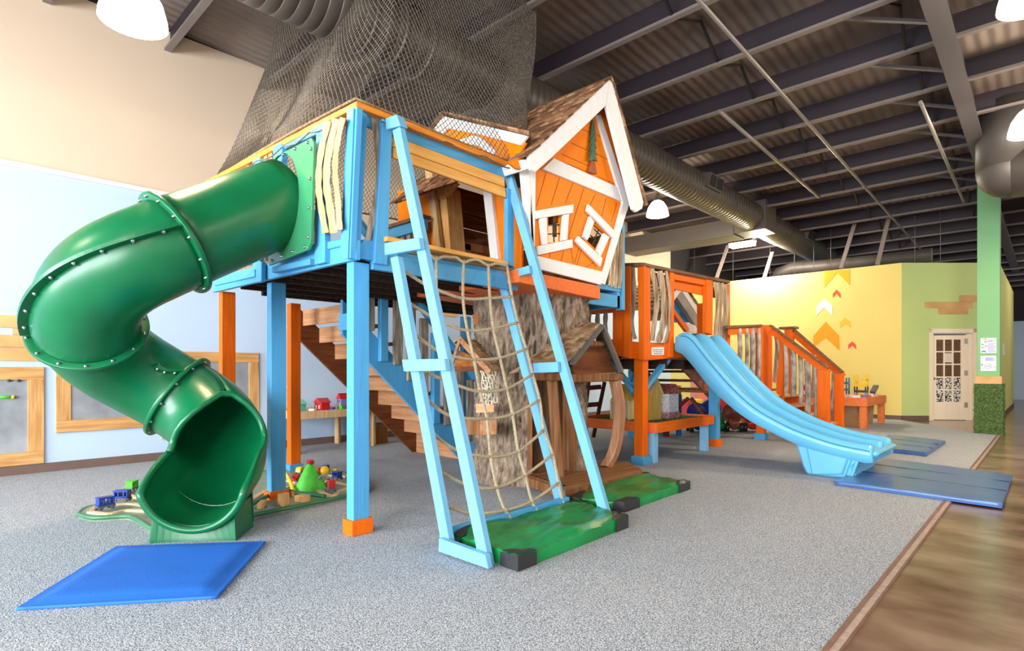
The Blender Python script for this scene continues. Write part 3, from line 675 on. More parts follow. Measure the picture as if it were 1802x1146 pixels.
# rope net
NP, NN = V((-3.46, 3, 1.95)), V((1.85, 0, .55))
rn = thing('rope_net', 'hand knotted rope climbing net strung across the light blue frame', 'climbing net', (-2.95, 3.05, .1))
NX = lambda a, b, d=0: onP(a, b, NP + V((d, 0, 0)), NN)
def rope(pts, r=.0125): one('tube', smooth([NX(*p) for p in pts], 0, 4), r, 7).build('rope', ROPE, rn)
VR = [[(698, 450), (705, 472), (706, 488), (715, 530), (728, 587), (736, 624), (744, 660), (750.5, 704), (761, 763), (772.7, 829), (782, 889), (795, 947)],
      [(767.5, 452), (767.5, 508)],
      [(816, 458), (814.7, 525), (822.5, 582), (834, 632), (844, 686), (856.6, 735), (863, 800), (874, 856), (889, 898), (908, 924)],
      [(859, 465), (862, 524), (868, 578), (880, 630), (892, 684), (902, 729), (912, 794), (924, 835), (936, 882), (952, 909)],
      [(892, 467), (901, 522), (911.5, 567), (926, 614), (938, 660), (950, 705), (957, 757), (972.8, 800), (982.5, 850), (992, 890)]]
HRP = [[(750, 447), (757, 450), (767, 456), (780, 452), (792, 453), (804, 454), (816, 462), (828, 458), (842, 458), (859, 467), (874, 464), (892, 468)],
      [(705, 472), (742, 497), (767.5, 509), (814.7, 525.5), (862, 525), (901, 522)],
      [(715, 530), (752, 553), (781, 568), (822, 582), (868, 578), (911, 568)],
      [(728, 587), (768, 616), (800, 628), (834, 633), (880, 630), (926, 614)],
      [(743, 652), (765, 662), (807, 679), (843.5, 689), (892, 684), (938, 658)],
      [(750, 702), (792, 732), (856, 737), (902, 729), (950, 704)],
      [(761, 763), (803, 792), (863, 804), (912, 794), (957, 757)],
      [(772.7, 829), (825, 855), (874, 858), (924, 836), (972.8, 800)],
      [(782, 889), (830, 904), (889, 898), (936, 882), (982.5, 850)]]
for r_ in VR + HRP: rope(r_)
for r_ in VR[2:4]:
    for q_ in r_[1:-1]:
        pp = NX(*q_); one('sphere', pp, .019, 8, 6).build('knot', ROPE, rn)
for q_ in ((705, 472), (715, 530), (728, 587), (744, 655), (750.5, 702), (761, 763), (772.7, 829), (782, 889)):
    pp = NX(*q_); one('sphere', pp, (.017, .017, .034), 8, 6).build('knot', ROPE, rn)

# ================================================================ black safety net above the tower
nt_ = thing('safety_net', 'black knotted safety net rising from the tower rails to the roof', 'safety net', (-4.9, 3.2, 3.1))
Bz = c0.z + .01
base = [V((XF + .03, 2.14, Bz)), V((XF + .03, 3.0, Bz - .02)), V((XF + .03, 3.72, Bz - .03)), V((-3.75, 4.15, 3.32)), V((-4.05, 4.45, 3.7)), V((-4.7, 4.6, 3.75)), V((-5.4, 4.6, 3.6)), V((-6.0, 4.6, 3.1)), V((-6.1, 3.3, 3.08)), V((-6.06, 2.03, 3.06)), V((-5.2, 2.06, 3.08)), V((-4.4, 2.1, 3.1))]
topz = 5.55
top_ = [V((-4.25, 3.05, topz)), V((-4.25, 3.7, topz)), V((-4.25, 4.2, topz)), V((-4.25, 4.6, topz)), V((-4.3, 4.95, topz)), V((-4.9, 5.0, topz)), V((-5.6, 5.0, topz)), V((-6.3, 4.9, topz)), V((-6.5, 3.9, topz)), V((-6.52, 2.9, topz)), V((-5.8, 2.88, topz)), V((-4.9, 2.95, topz))]
def closed_spline(P, n):
    out = []; k = len(P); L = [(P[(i + 1) % k] - P[i]).length for i in range(k)]; tot = sum(L)
    for j in range(n):
        s_ = tot * j / n; i = 0
        while s_ > L[i]: s_ -= L[i]; i += 1
        a, b = P[i], P[(i + 1) % k]; out.append(a.lerp(b, s_ / L[i]))
    return out
NC, NR = 190, 64
def corr(P, Q, n):
    out = []; k = len(P); L = [(P[(i + 1) % k] - P[i]).length for i in range(k)]; tot = sum(L)
    for j in range(n):
        s_ = tot * j / n; i = 0
        while s_ > L[i]: s_ -= L[i]; i += 1
        t = s_ / L[i]; out.append((P[i].lerp(P[(i + 1) % k], t), Q[i].lerp(Q[(i + 1) % k], t)))
    return out
prs = corr(base, top_, NC); g = []
for r_ in range(NR + 1):
    v_ = r_ / NR; row = []
    for j, (a, b) in enumerate(prs):
        h_ = v_; pull = 1 - (1 - v_) ** 1.9
        p = V((a.x + (b.x - a.x) * pull, a.y + (b.y - a.y) * pull, a.z + (b.z - a.z) * h_))
        f_ = math.sin(math.pi * min(1, v_ * 1.1)); th = 2 * math.pi * j / NC
        p.x += .045 * f_ * math.sin(th * 6 + 3 * v_); p.y += .045 * f_ * math.cos(th * 5 - 4 * v_); p.z += .02 * f_ * math.sin(th * 8)
        row.append(p)
    g.append(row)
m = MB()
def cord(a, b, r=.0036):
    d_ = b - a; s1 = d_.cross(V((.3, .5, .8))).normalized() * r; s2 = d_.normalized().cross(s1)
    q = [s1, s1 * -.5 + s2 * .87, s1 * -.5 - s2 * .87]
    m.add([a + x for x in q] + [b + x for x in q], [(0, 1, 4, 3), (1, 2, 5, 4), (2, 0, 3, 5)])
def gm(r_, j):
    p = g[r_][j % NC]; q = g[r_][(j + 1) % NC]; return p.lerp(q, .5 * (r_ % 2))
for r_ in range(NR):
    for j in range(NC):
        if r_ % 2 == 0: cord(gm(r_, j), gm(r_ + 1, j)); cord(gm(r_, j), gm(r_ + 1, j - 1))
        else: cord(gm(r_, j), gm(r_ + 1, j)); cord(gm(r_, j), gm(r_ + 1, j + 1))
m.build('netting', NETB, nt_)
one('tube', [p + V((0, 0, .012)) for p in closed_spline(base, 120)], .012, 6, True).build('edge_rope', mat('net_edge_rope', '6E5638', .9, .25, 60, col2='A8895C'), nt_)
lash = []
for k in range(40):
    t = k / 39; a = c0.lerp(V((XF + .06, 3.7, c0.z)), t); lash.append(V((XF + .075, a.y, c0.z - .06 - .035 * abs(math.sin(t * 12)))))
one('tube', lash, .006, 6).build('lashing_cord', NETB, nt_)
lash = [FL(360 + (600 - 360) * k / 30, 330 + (203 - 330) * k / 30 + 8 * abs(math.sin(k * .55)), .07) for k in range(31)]
one('tube', lash, .006, 6).build('lashing_cord', NETB, nt_)
# ================================================================ CROOKED ORANGE PLAYHOUSE ON THE TOWER
XH = -3.48
house = thing('playhouse', 'crooked orange playhouse with white trim and shingle roof on the tower deck', 'playhouse', (-4.3, 4.6, 2.13))
def HX(zx, zy, d=0): return onX(*Z1_(zx, zy), XH + d)
def hpoly(name, pts, th, m_, d=0, bev=.003, parent=None): return one('prism', [HX(a, b, d) for a, b in pts], (-th, 0, 0)).build(name, m_, parent or house, bev=bev)
# front wall in boards with open seams, window holes cut
SEAMD = mat('seam_dark', '7A3206', .8, .1)
def clip_poly(poly, holes): return poly
wl = MB()
lower = [(225, 900), (238, 508), (300, 505), (640, 640), (655, 668), (532, 985)]
w1 = [(288, 718), (345, 708), (350, 828), (290, 834)]; w2 = [(498, 752), (545, 792), (508, 865), (466, 825)]
def strip_poly(pts, holes, z0, z1): pass
# build front wall as vertical strips in (y,z) so both windows stay open
F_ = [HX(*p) for p in [(228, 905), (236, 505), (565, 122), (655, 668), (532, 985)]]
W_ = [[HX(*p) for p in w1], [HX(*p) for p in w2]]
def span(poly, yv):
    zs_ = []
    for i in range(len(poly)):
        a, b = poly[i], poly[(i + 1) % len(poly)]
        if (a.y <= yv < b.y) or (b.y <= yv < a.y): zs_.append(a.z + (b.z - a.z) * (yv - a.y) / (b.y - a.y))
    return (min(zs_), max(zs_)) if len(zs_) >= 2 else None
ya, yb = min(p.y for p in F_), max(p.y for p in F_); nS = 120
for i in range(nS):
    y0 = ya + (yb - ya) * i / nS; y1 = ya + (yb - ya) * (i + 1) / nS; ym = (y0 + y1) / 2
    s_ = [span(F_, y) for y in (y0 + 1e-5, y1 - 1e-5)]
    if not all(s_): continue
    segs = [((s_[0][0], s_[0][1]), (s_[1][0], s_[1][1]))]
    for hole in W_:
        h0, h1 = span(hole, y0 + 1e-5), span(hole, y1 - 1e-5)
        if h0 and h1:
            new = []
            for (a, b) in segs:
                if a[0] < h0[0] and a[1] > h0[1]: new += [((a[0], h0[0]), (b[0], h1[0])), ((h0[1], a[1]), (h1[1], b[1]))]
                else: new.append((a, b))
            segs = new
    for (a, b) in segs:
        wl.prism([(XH, y0, a[0]), (XH, y1, b[0]), (XH, y1, b[1]), (XH, y0, a[1])], (-.03, 0, 0))
wl.cur = 1
def hseam(a, b, w_=1.6):
    A, B = HX(*a, .0015), HX(*b, .0015); wl.beam(A, B, .004, .003, (1, 0, 0))
for a, b in (((282, 520), (240, 670)), ((343, 542), (305, 662)), ((404, 565), (368, 655)), ((452, 587), (385, 800)), ((505, 612), (478, 668)), ((552, 632), (532, 715)), ((600, 655), (575, 740)),
             ((250, 888), (235, 895)), ((362, 870), (350, 915)), ((385, 805), (405, 925)), ((445, 850), (420, 935)), ((300, 880), (298, 900)), ((478, 690), (410, 925)), ((500, 918), (462, 943))): hseam(a, b)
for a, b in (((445, 325), (495, 345)), ((395, 385), (480, 425)), ((510, 435), (585, 475)), ((350, 435), (475, 490)), ((330, 462), (480, 520)), ((512, 535), (600, 575)), ((512, 350), (540, 365))): hseam(a, b)
wl.build('front_wall', [ORANGEH, SEAMD], house)
# other walls: side with doorway, back, far side (brown boards inside)
INB = wood('brown_inner_board', '6A3C20', '94602F', 1, .7, .2, .3)
YS = 4.02
hb0, hbR = 2.13, 5.22
def SY(px, py, d=0): return onY(px, py, YS + d)
def spoly(name, pts, th, m_, d=0): return one('prism', [SY(a, b, d) for a, b in pts], (0, th, 0)).build(name, m_, house, bev=.003)
spoly('side_wall', [(742, 330), (757, 330), (768, 450), (750, 450)], .03, ORANGEH)
spoly('side_wall', [(700, 335), (745, 335), (752, 460), (700, 460)], .03, ORANGEH, .01)
spoly('side_wall', [(862, 330), (918, 330), (918, 500), (874, 500)], .03, ORANGEH)
spoly('door_post', [(747, 298), (759.5, 300), (776, 445), (765, 445)], .05, CREAM, -.04)
spoly('door_post', [(849, 330), (864, 334), (879, 480), (865, 480)], .05, WHITE, -.04)
spoly('door_jamb', [(759, 300), (784, 330), (794, 450), (776, 450)], .22, PINEX, .03)
spoly('door_brace', [(758, 300), (803, 322), (778, 351), (764, 346)], .06, PINEX, .0)
inw = MB()
for (z0, z1) in ((2.13, 2.68), (2.71, 2.90), (2.93, 3.12), (3.15, 3.34), (3.37, 3.6)):
    inw.box(-5.2, -3.52 if z0 < 2.5 or z0 > 3.1 else -4.6, hbR, hbR + .025, z0, z1)
inw.build('far_wall', INB, house)
bw = MB()
for (z0, z1) in ((2.13, 2.52), (2.53, 2.72), (2.735, 2.92), (2.935, 3.12), (3.13, 3.4)): bw.box(-5.22, -5.19, 4.05, hbR + .02, z0, z1)
bw.build('rear_wall', INB, house)
one('box', XH - .055, XH - .032, 4.3, 4.34, 2.5, 3.2).build('inner_stud', INB, house)
pd = one('box', -5.1, -5.07, 4.1, 5.0, 2.14, 2.72).build('half_door', wood('red_pine_panel', '96582A', 'B4763E', 2, .5, .15, .2), house, bev=.003)
for x0, x1, z0, z1 in ((4.1, 5.0, 2.62, 2.72), (4.1, 4.2, 2.14, 2.7), (4.5, 4.6, 2.14, 2.7), (4.9, 5.0, 2.14, 2.7), (4.1, 5.0, 2.38, 2.46)):
    one('box', -5.07, -5.045, x0, x1, z0, z1).build('door_rail', wood('red_pine_rail', '8A4C22', 'A86A34', 2, .5, .15, .2), pd, bev=.003)
# floor box sticking out in front
m = MB(); f0, f1, f2, f3 = HX(160, 952, .04), HX(525, 1028, .04), HX(525, 1087, .04), HX(160, 1010, .04)
zb = (f2.z + f3.z) / 2; zt_ = max(f0.z, f1.z)
one('prism', [f0, f1, f2, f3], (-1.5, 0, 0)).build('floor_box', SALMON, house, bev=.004)
# white trim on the front
T = .03
hpoly('corner_board', [(203, 500), (237, 508), (232, 905), (222, 905), (202, 700)], .05, WHITE, T)
one('prism', [HX(160, 508, .0), HX(203, 500, T), HX(222, 905, T), HX(200, 905, 0)], (0, .03, 0)).build('corner_board', WHITE, house, bev=.003)
hpoly('bottom_board', [(228, 888), (545, 965), (530, 1022), (232, 946)], .03, WHITE, T)
hpoly('right_board', [(626, 658), (652, 668), (548, 1022), (528, 1012)], .03, WHITE, T + .004)
hpoly('cross_board', [(318, 454), (612, 588), (640, 655), (268, 502)], .03, WHITE, T - .004)
hpoly('inner_post', [(508, 262), (528, 258), (662, 668), (632, 672)], .03, WHITE, T + .002)
def frame_board(name, pts): hpoly(name, pts, .03, WHITE, T + .006)
f = 'window_board'
frame_board(f, [(235, 690), (407, 661), (405, 699), (241, 726)]); frame_board(f, [(246, 848), (402, 817), (404, 855), (250, 888)])
frame_board(f, [(258, 724), (287, 719), (291, 838), (270, 842)]); frame_board(f, [(362, 708), (387, 704), (378, 820), (354, 824)])
frame_board(f, [(474, 660), (592, 782), (582, 810), (467, 690)]); frame_board(f, [(430, 803), (537, 903), (528, 940), (416, 826)])
frame_board(f, [(480, 714), (500, 738), (470, 822), (451, 806)]); frame_board(f, [(543, 790), (568, 808), (528, 895), (510, 870)])
mu = MB()
for a, b in (((315, 712), (318, 830)), ((288, 755), (350, 752)), ((288, 795), (350, 792)), ((520, 770), (488, 845)), ((498, 772), (532, 806)), ((482, 800), (520, 838))): mu.beam(HX(*a, -.012), HX(*b, -.012), .012, .008, (1, 0, 0))
mu.build('window_bars', mat('dark_bar', '2A2018', .6, .1), house)
# pine tree cut-out
tree = MB()
for k, (zy0, zy1, hw) in enumerate(((283, 345, 14), (322, 375, 17), (355, 405, 18), (385, 435, 19), (415, 465, 21))):
    pts = [(493 - 3, zy0), (493 + 4, zy0 + 2), (493 + hw, zy1 + 6), (493 + 2, zy1 - 3), (493 - hw, zy1 + 4)]; tree.prism([HX(a, b, .02 + .006 * k) for a, b in pts], (-.008, 0, 0))
tr = tree.build('tree_cutout', mat('tree_green', '2F6048', .6, .2, 10), house, bev=.002)
hpoly('tree_trunk_cutout', [(486, 458), (500, 460), (512, 525), (492, 523), (473, 515)], .02, mat('tree_brown', '9A4A22', .6, .15, 8), .03)
# ---- roof: two slopes with shingle courses, ridge along X
XB = -3.33
def BX(zx, zy, d=0): return onX(*Z1_(zx, zy), XB + d)
ap = BX(567, 90); eL = BX(200, 440, 0); eR = BX(722, 655)
XR = -5.35
def shingles(e, a, x0, x1, n, out, m_, name, parent, seedv=1, lap=.03):
    rr = random.Random(seedv); s = MB(); m_ = SHINGLES; e, a, out = V(e), V(a), V(out)
    d = a - e; Ls = d.length
    for i in range(n):
        q0 = e + d * (i / n) + out * .022; q1 = e + d * min(1, (i + 1.55) / n) + out * .004; x = x0
        while x > x1:
            w_ = rr.uniform(.07, .16); xe = max(x1, x - w_); dz = rr.uniform(-.012, .012); jj = d.normalized() * rr.uniform(-.018, .012)
            A = V((x, q0.y, q0.z)) + jj + out * dz * .5; B = V((xe + .004, q0.y, q0.z)) + jj + out * dz * .5
            s.cur = rr.choice((0, 0, 1, 2)); s.prism([A, B, V((xe + .004, q1.y, q1.z)), V((x, q1.y, q1.z))], -out * .016); x = xe
    return s.build(name, m_, parent)
nl = V((0, -(ap.z - eL.z), (ap.y - eL.y))).normalized(); nr = V((0, (ap.z - eR.z), -(ap.y - eR.y))).normalized(); nr = nr if nr.y > 0 else -nr
eL2 = eL + (eL - ap).normalized() * .07; eR2 = eR + (eR - ap).normalized() * .02
one('prism', [V((XB, eL.y, eL.z)) , V((XB, ap.y, ap.z)), V((XR, ap.y, ap.z)), V((XR, eL.y, eL.z))], -nl * .03).build('roof_board', INB, house)
one('prism', [V((XB, eR.y, eR.z)) , V((XB, ap.y, ap.z)), V((XR, ap.y, ap.z)), V((XR, eR.y, eR.z))], -nr * .03).build('roof_board', INB, house)
shingles(eL2, ap, XB + .03, XR, 11, nl, SHINGLE, 'roof_slope', house, 1)
shingles(eR2, ap, XB + .03, XR, 12, nr, SHINGLE, 'roof_slope', house, 2)
def bpoly(name, pts, th, d=0.02): return one('prism', [BX(a, b, d) for a, b in pts], (-th, 0, 0)).build(name, WHITE, house, bev=.005)
bpoly('barge_board', [(566, 102), (552, 218), (300, 460), (236, 516), (216, 505), (204, 440), (222, 426)], .035, .02)
bpoly('barge_board', [(566, 100), (584, 122), (720, 652), (714, 680), (688, 696), (672, 682), (553, 220)], .035, .016)
one('prism', [BX(170, 462, -.02), BX(205, 458, -.02), BX(218, 500, -.02), BX(185, 507, -.02)], (-.3, 0, 0)).build('eave_block', WHITE, house, bev=.003)
one('prism', [BX(110, 468, -.05), BX(200, 440, -.05), BX(190, 508, -.05), BX(150, 500, -.05)], (-.03, 0, 0)).build('eave_board', ORANGEH, house, bev=.003)
# ---- dormer gable over the doorway, facing the tower front
Z3 = lambda x, y: (650 + x / 3.274, 150 + y / 3.274)
YD = 3.74
def DY(zx, zy, d=0): return onY(*Z3(zx, zy), YD + d)
def dpoly(name, pts, th, m_, d=0): return one('prism', [DY(a, b, d) for a, b in pts], (0, th, 0)).build(name, m_, house, bev=.003)
dpoly('dormer_wall', [(440, 240), (900, 330), (850, 420), (300, 420)], .03, ORANGEH, .03)
dpoly('barge_board', [(425, 178), (640, 228), (910, 292), (868, 345), (640, 285), (440, 245)], .03, WHITE, 0)
dpoly('barge_board', [(425, 178), (446, 245), (330, 400), (250, 420)], .03, WHITE, -.004)
dpoly('gable_trim', [(600, 288), (640, 300), (720, 372), (722, 412), (620, 345), (520, 335), (505, 318)], .03, WHITE, -.002)
a_, b_, c_2 = DY(415, 165, -.04), DY(915, 285, -.04), DY(235, 420, -.04)
def dslope(p, q, name, seedv):
    n_ = V((0, 1, 0)).cross(q - p).normalized(); n_ = n_ if n_.z > 0 else -n_
    rr = random.Random(seedv); s = MB()
    for k in range(8):
        x = 0; Ls = (q - p).length; d_ = (q - p).normalized()
        while x < Ls:
            w_ = min(rr.uniform(.07, .15), Ls - x); A = p + d_ * x; B = p + d_ * (x + w_ - .004); L = 1.0 - .93 * (x + w_) / Ls; yy = p.y + L * k / 8
            s.cur = rr.choice((0, 0, 1, 2)); s.prism([V((A.x, yy, A.z)) + n_ * .03, V((B.x, yy, B.z)) + n_ * .03, V((B.x, yy + L / 8 * 1.4, B.z)) + n_ * .012, V((A.x, yy + L / 8 * 1.4, A.z)) + n_ * .012], -n_ * .015); x += w_ + 1e-4
    s.build(name, SHINGLES, house)
dslope(a_, b_, 'dormer_roof_slope', 5); dslope(a_, c_2, 'dormer_roof_slope', 6)

# ================================================================ TREE TRUNK HOUSE
from mathutils import noise
TC = V((-4.18, 4.72, 0)); TR0 = .56
def barkmat():
    m = mat('tree_bark', '64564A', .95, .3, 22, (1, 1, .3), 1.0, 40, (1, 1, .3), col2='B8A088', detail=10, ramp=(.28, .7)); return m
BARK = barkmat()
tk = thing('tree_trunk', 'broad hollow bark covered tree trunk holding up the orange playhouse', 'tree trunk', (TC.x, TC.y, 0))
def trad(a, z):
    f = 1 + .10 * max(0, .35 - z) / .35 + .05 * max(0, z - 1.2)
    r = TR0 * f * (1 + .05 * math.sin(3 * a + 1.3) + .025 * math.sin(7 * a))
    q = V((math.cos(a) * 15, math.sin(a) * 15, z * 5)); n = noise.noise(q); n2 = noise.noise(q * 2.3 + V((5, 3, 1)))
    n3 = noise.noise(q * 5 + V((1, 7, 2))); return r + .05 * (1 - abs(n) * 2.6) + .02 * n2 + .012 * n3
m = MB(); NA, NZ = 300, 170; ZT = 1.98
D0, D1 = math.radians(-50), math.radians(-4)
vs_ = []; idx = {}
for j in range(NZ + 1):
    z = .012 + (ZT - .012) * j / NZ
    for k in range(NA):
        a = -math.pi + 2 * math.pi * k / NA; r = trad(a, z); vs_.append(V((TC.x + r * math.cos(a), TC.y + r * math.sin(a), z)))
fs_ = []
for j in range(NZ):
    z = ZT * (j + .5) / NZ
    for k in range(NA):
        a = -math.pi + 2 * math.pi * (k + .5) / NA
        if D0 < a < D1 and z < 1.12: continue
        w1_ = math.radians(-108)
        k2 = (k + 1) % NA; fs_.append((j * NA + k, j * NA + k2, (j + 1) * NA + k2, (j + 1) * NA + k))
m.add(vs_, fs_, True); m.build('bark', BARK, tk)
m = MB(); ri = TR0 - .07
m.grid([[V((TC.x + ri * math.cos(2 * math.pi * k / 48), TC.y + ri * math.sin(2 * math.pi * k / 48), z)) for k in range(48)] for z in (.012, 1.9)], True); m.build('hollow', wood('trunk_inner_wood', '4A3424', '6A4C34', 2, .8, .2, .3), tk)
for a, w_ in ((D0, .05), (D1, .05)):
    r_ = V((math.cos(a), math.sin(a), 0)); t_ = V((-r_.y, r_.x, 0)); p = TC + r_ * (TR0 - .0)
    one('obox', p + V((0, 0, .58)), (.16, w_, 1.12), r_, t_).build('door_jamb', PORCHW, tk, bev=.004)
# carved peep holes
for (px, py, dd) in ((837, 563, 5.83),):
    q = lat(px, py, dd); n_ = (EYEP - q); n_.z = 0; n_.normalize(); one('obox', q, (.04, .05, .11), n_, V((-n_.y, n_.x, 0))).build('peep_hole', mat('peep_orange', 'B0682C', .7, .1), tk)
# ---- little awning with net basket and planter on the trunk
aw = thing('trunk_awning', 'small shingled awning with net basket and planter box on the bark trunk', 'awning', lat(845, 700, 5.62))
Z6 = lambda x, y: (600 + x / 3.82, 430 + y / 3.82)
def AP(zx, zy, dd=5.55): return lat(*Z6(zx, zy), dd)
rB, rF = AP(905, 645, 5.72), AP(795, 632, 5.45); e1, e2 = AP(1080, 845, 5.62), AP(1000, 862, 5.35)
def qshingle(name, A, B, C_, D_, n, parent, m_, seedv):   # A,B = ridge ends, D,C = eave ends
    rr = random.Random(seedv); s = MB(); nn = (B - A).cross(D_ - A).normalized(); nn = nn if nn.z > 0 else -nn
    for i in range(n):
        u0, u1 = i / n, min(1, (i + 1.4) / n); P0, P1 = A.lerp(D_, 1 - u0), A.lerp(D_, 1 - u1); Q0, Q1 = B.lerp(C_, 1 - u0), B.lerp(C_, 1 - u1); x = 0
        while x < 1:
            w_ = min(rr.uniform(.1, .2) * .9, 1 - x); lift = nn * (.016 + rr.uniform(-.004, .006)); x2 = x + w_ * .97
            s.cur = rr.choice((0, 0, 1, 2)); s.prism([P0.lerp(Q0, x) + lift, P0.lerp(Q0, x2) + lift, P1.lerp(Q1, x2) + nn * .003, P1.lerp(Q1, x) + nn * .003], -nn * .012); x += w_ + 1e-4
    return s.build(name, GREYSHS, parent)
qshingle('roof_slope', rF, rB, e1, e2, 5, aw, GREYSH, 3)
l1, l2 = AP(770, 665, 5.5), AP(752, 655, 5.36)
qshingle('roof_slope', rF, rB, AP(800, 690, 5.75), AP(758, 662, 5.45), 2, aw, GREYSH, 4)
one('beam', rF, e2, .02, .05).build('barge_board', CEDAR, aw); one('beam', AP(800, 640, 5.44), AP(750, 800, 5.5), .02, .03).build('barge_board', CEDAR, aw)
one('prism', [AP(800, 715, 5.5), AP(885, 755, 5.5), AP(882, 835, 5.5), AP(755, 842, 5.5)], AP(800, 715, 5.7) - AP(800, 715, 5.5)).build('back_board', wood('orange_brown_board', '8E4E1C', 'B4702E', 0, .6, .15, .2), aw)
one('beam', AP(752, 838, 5.48), AP(990, 838, 5.48), .05, .05).build('shelf_edge', BROWN, aw)
mB = MB(); bw_, bh_ = 8, 11; G_ = []
for i in range(bh_ + 1):
    row = []
    for k in range(bw_ + 1):
        u, v_ = k / bw_, i / bh_; zx = 938 + 105 * u + 14 * math.sin(v_ * 3) + 6 * math.sin(k * 2 + i); zy = 850 + 215 * v_ + 10 * math.sin(u * 3.1) + 4 * math.sin(k + i * 2); row.append(AP(zx, zy, 5.42 - .10 * math.sin(math.pi * u) * math.sin(math.pi * min(1, v_ * 1.1))))
    G_.append(row)
for i in range(bh_ + 1):
    for k in range(bw_ + 1):
        off = 0
        if k < bw_ and (i + k) % 2 == 0: mB.tube([G_[i][k], G_[i][k + 1]], .0055, 5, caps=False)
        if i < bh_: mB.tube([G_[i][k], G_[i + 1][k]], .0055, 5, caps=False)
mB.build('net_basket', mat('pale_net_rope', 'D8CDB4', .9, .1, 40), aw)
def vbox(P, pts, dd, dep, name, m_, parent):
    a = [P(x, y, dd) for x, y in pts]; bb = P(pts[0][0], pts[0][1], dd + dep); return one('prism', a, bb - a[0]).build(name, m_, parent, bev=.004)
vbox(AP, [(905, 1072), (1030, 1072), (1030, 1130), (908, 1135)], 5.5, .1, 'panel', wood('peach_board', 'D8A070', 'E8B88C', 0, .6, .1, .2), aw)
Z4 = lambda x, y: (650 + x / 3.098, 650 + y / 3.098)
def AQ(zx, zy, dd=5.4): return lat(*Z4(zx, zy), dd)
vbox(AQ, [(525, 275), (605, 272), (605, 360), (528, 358)], 5.36, .25, 'planter_end', PORCHW, aw)
vbox(AQ, [(603, 275), (695, 278), (695, 355), (603, 362)], 5.34, .22, 'planter_front', CEDAR, aw)
# ================================================================ PORCH OF THE TRUNK HOUSE
po = thing('porch', 'rough timber porch with shingled gable roof in front of the tree trunk', 'porch', (-3.4, 4.7, 0))
zp = .15
pts = [onZ(929, 836, zp), onZ(995, 857, zp), onZ(1131, 827, zp), onZ(1105, 812, zp), onZ(1008, 812, zp), onZ(940, 812, zp)]
nP = 7; m = MB(); m.prism(pts, (0, 0, -.035)); pk = m.build('porch_deck', wood('porch_plank', '7A4E30', 'A0744C', 1, .6, .2, .35), po, bev=.005)
m = MB(); m.prism([pts[0], pts[1], V((pts[1].x, pts[1].y, .03)), V((pts[0].x, pts[0].y, .03))], (-.03, .05, 0)); m.build('porch_skirt', PORCHW, po, bev=.004)
m = MB(); m.prism([pts[1] + V((0, 0, -.03)), pts[2] + V((0, 0, -.03)), V((pts[2].x, pts[2].y, .09)), V((pts[1].x, pts[1].y, .05))], (-.04, 0, 0)); m.build('porch_skirt', PORCHW, po, bev=.004)
one('box', pts[1].x - .1, pts[1].x - .02, pts[1].y + .0, pts[1].y + .08, .012, zp - .03).build('porch_foot', PORCHW, po, bev=.004)
one('box', pts[2].x - .12, pts[2].x - .04, pts[2].y - .1, pts[2].y - .02, .012, zp - .03).build('porch_foot', PORCHW, po, bev=.004)
Z5 = lambda x, y: (780 + x / 2.866, 480 + y / 2.866)
p0 = onZ(984, 838, zp); D_p = -SN * p0.x + CS * p0.y
p1 = lat(971, 668, D_p); one('beam', p0 + V((0, 0, -.01)), p1, .1, .1, (SN, CS, 0)).build('porch_post', PORCHW, po, bev=.012)
b0 = onZ(1066, 821, zp); D_b = -SN * b0.x + CS * b0.y
cv = smooth([lat(1066, 822, D_b), lat(1080, 795, D_b), lat(1088, 755, D_b), lat(1090, 715, D_b), lat(1082, 670, D_b)], 0, 5)
m = MB(); rows_ = []
for i, p in enumerate(cv):
    t = (cv[min(i + 1, len(cv) - 1)] - cv[max(i - 1, 0)]).normalized(); s_ = V((0, 1, 0)).cross(t).normalized(); u_ = V((1, 0, 0)); s2 = t.cross(u_).normalized()
    rows_.append([p + s2 * .05 + u_ * .05, p - s2 * .05 + u_ * .05, p - s2 * .05 - u_ * .05, p + s2 * .05 - u_ * .05])
m.grid(rows_, True, False); m.add(rows_[-1], [(0, 1, 2, 3)]); m.build('porch_post', wood('curved_post', 'A06C4E', 'B88A6A', 2, .65, .15, .3), po, bev=.01)
XG = -3.36
def GX(zx, zy, d=0): return onX(*Z5(zx, zy), XG + d)
m = MB(); m.prism([GX(655, 512), GX(900, 507), GX(922, 520), GX(905, 545), GX(655, 557)], (-.08, 0, 0)); m.build('tie_beam', PORCHW, po, bev=.01)
m = MB(); m.prism([GX(450, 510, -.1), GX(640, 505, -.1), GX(640, 545, -.1), GX(455, 545, -.1)], (-.08, 0, 0)); m.build('eave_beam', PORCHW, po, bev=.006)
m = MB(); m.prism([GX(735, 360, -.06), GX(800, 372, -.06), GX(880, 505, -.06), GX(665, 512, -.06), GX(650, 480, -.06)], (-.02, 0, 0)); m.build('gable_panel', BROWN, po)
m = MB(); m.prism([GX(745, 338, .0), GX(815, 350, .0), GX(822, 372, .0), GX(735, 378, .0), GX(725, 360, 0)], (-.08, 0, 0)); m.build('gable_log', PORCHW, po, bev=.02)
rf_, rbk = GX(795, 258, .02), lat(1021, 565, 5.95)
ef, ebk = GX(640, 450, .04), lat(896, 659, 5.36)
qshingle('roof_slope', rf_, rbk, ebk, ef, 8, po, GREYSH, 8)
er, erb = GX(890, 490, .02), GX(905, 500, -.6)
qshingle('roof_slope', rf_, rbk, erb, er, 8, po, GREYSH, 9)
one('beam', rf_ + V((.02, 0, -.02)), ef + V((.02, 0, -.02)), .05, .03).build('barge_board', mat('grey_barge', '5E5A56', .7, .1, 6), po); one('beam', rf_ + V((.02, 0, -.02)), er + V((.02, 0, -.02)), .05, .03).build('barge_board', mat('grey_barge_weathered', '6A6058', .7, .1, 6), po)
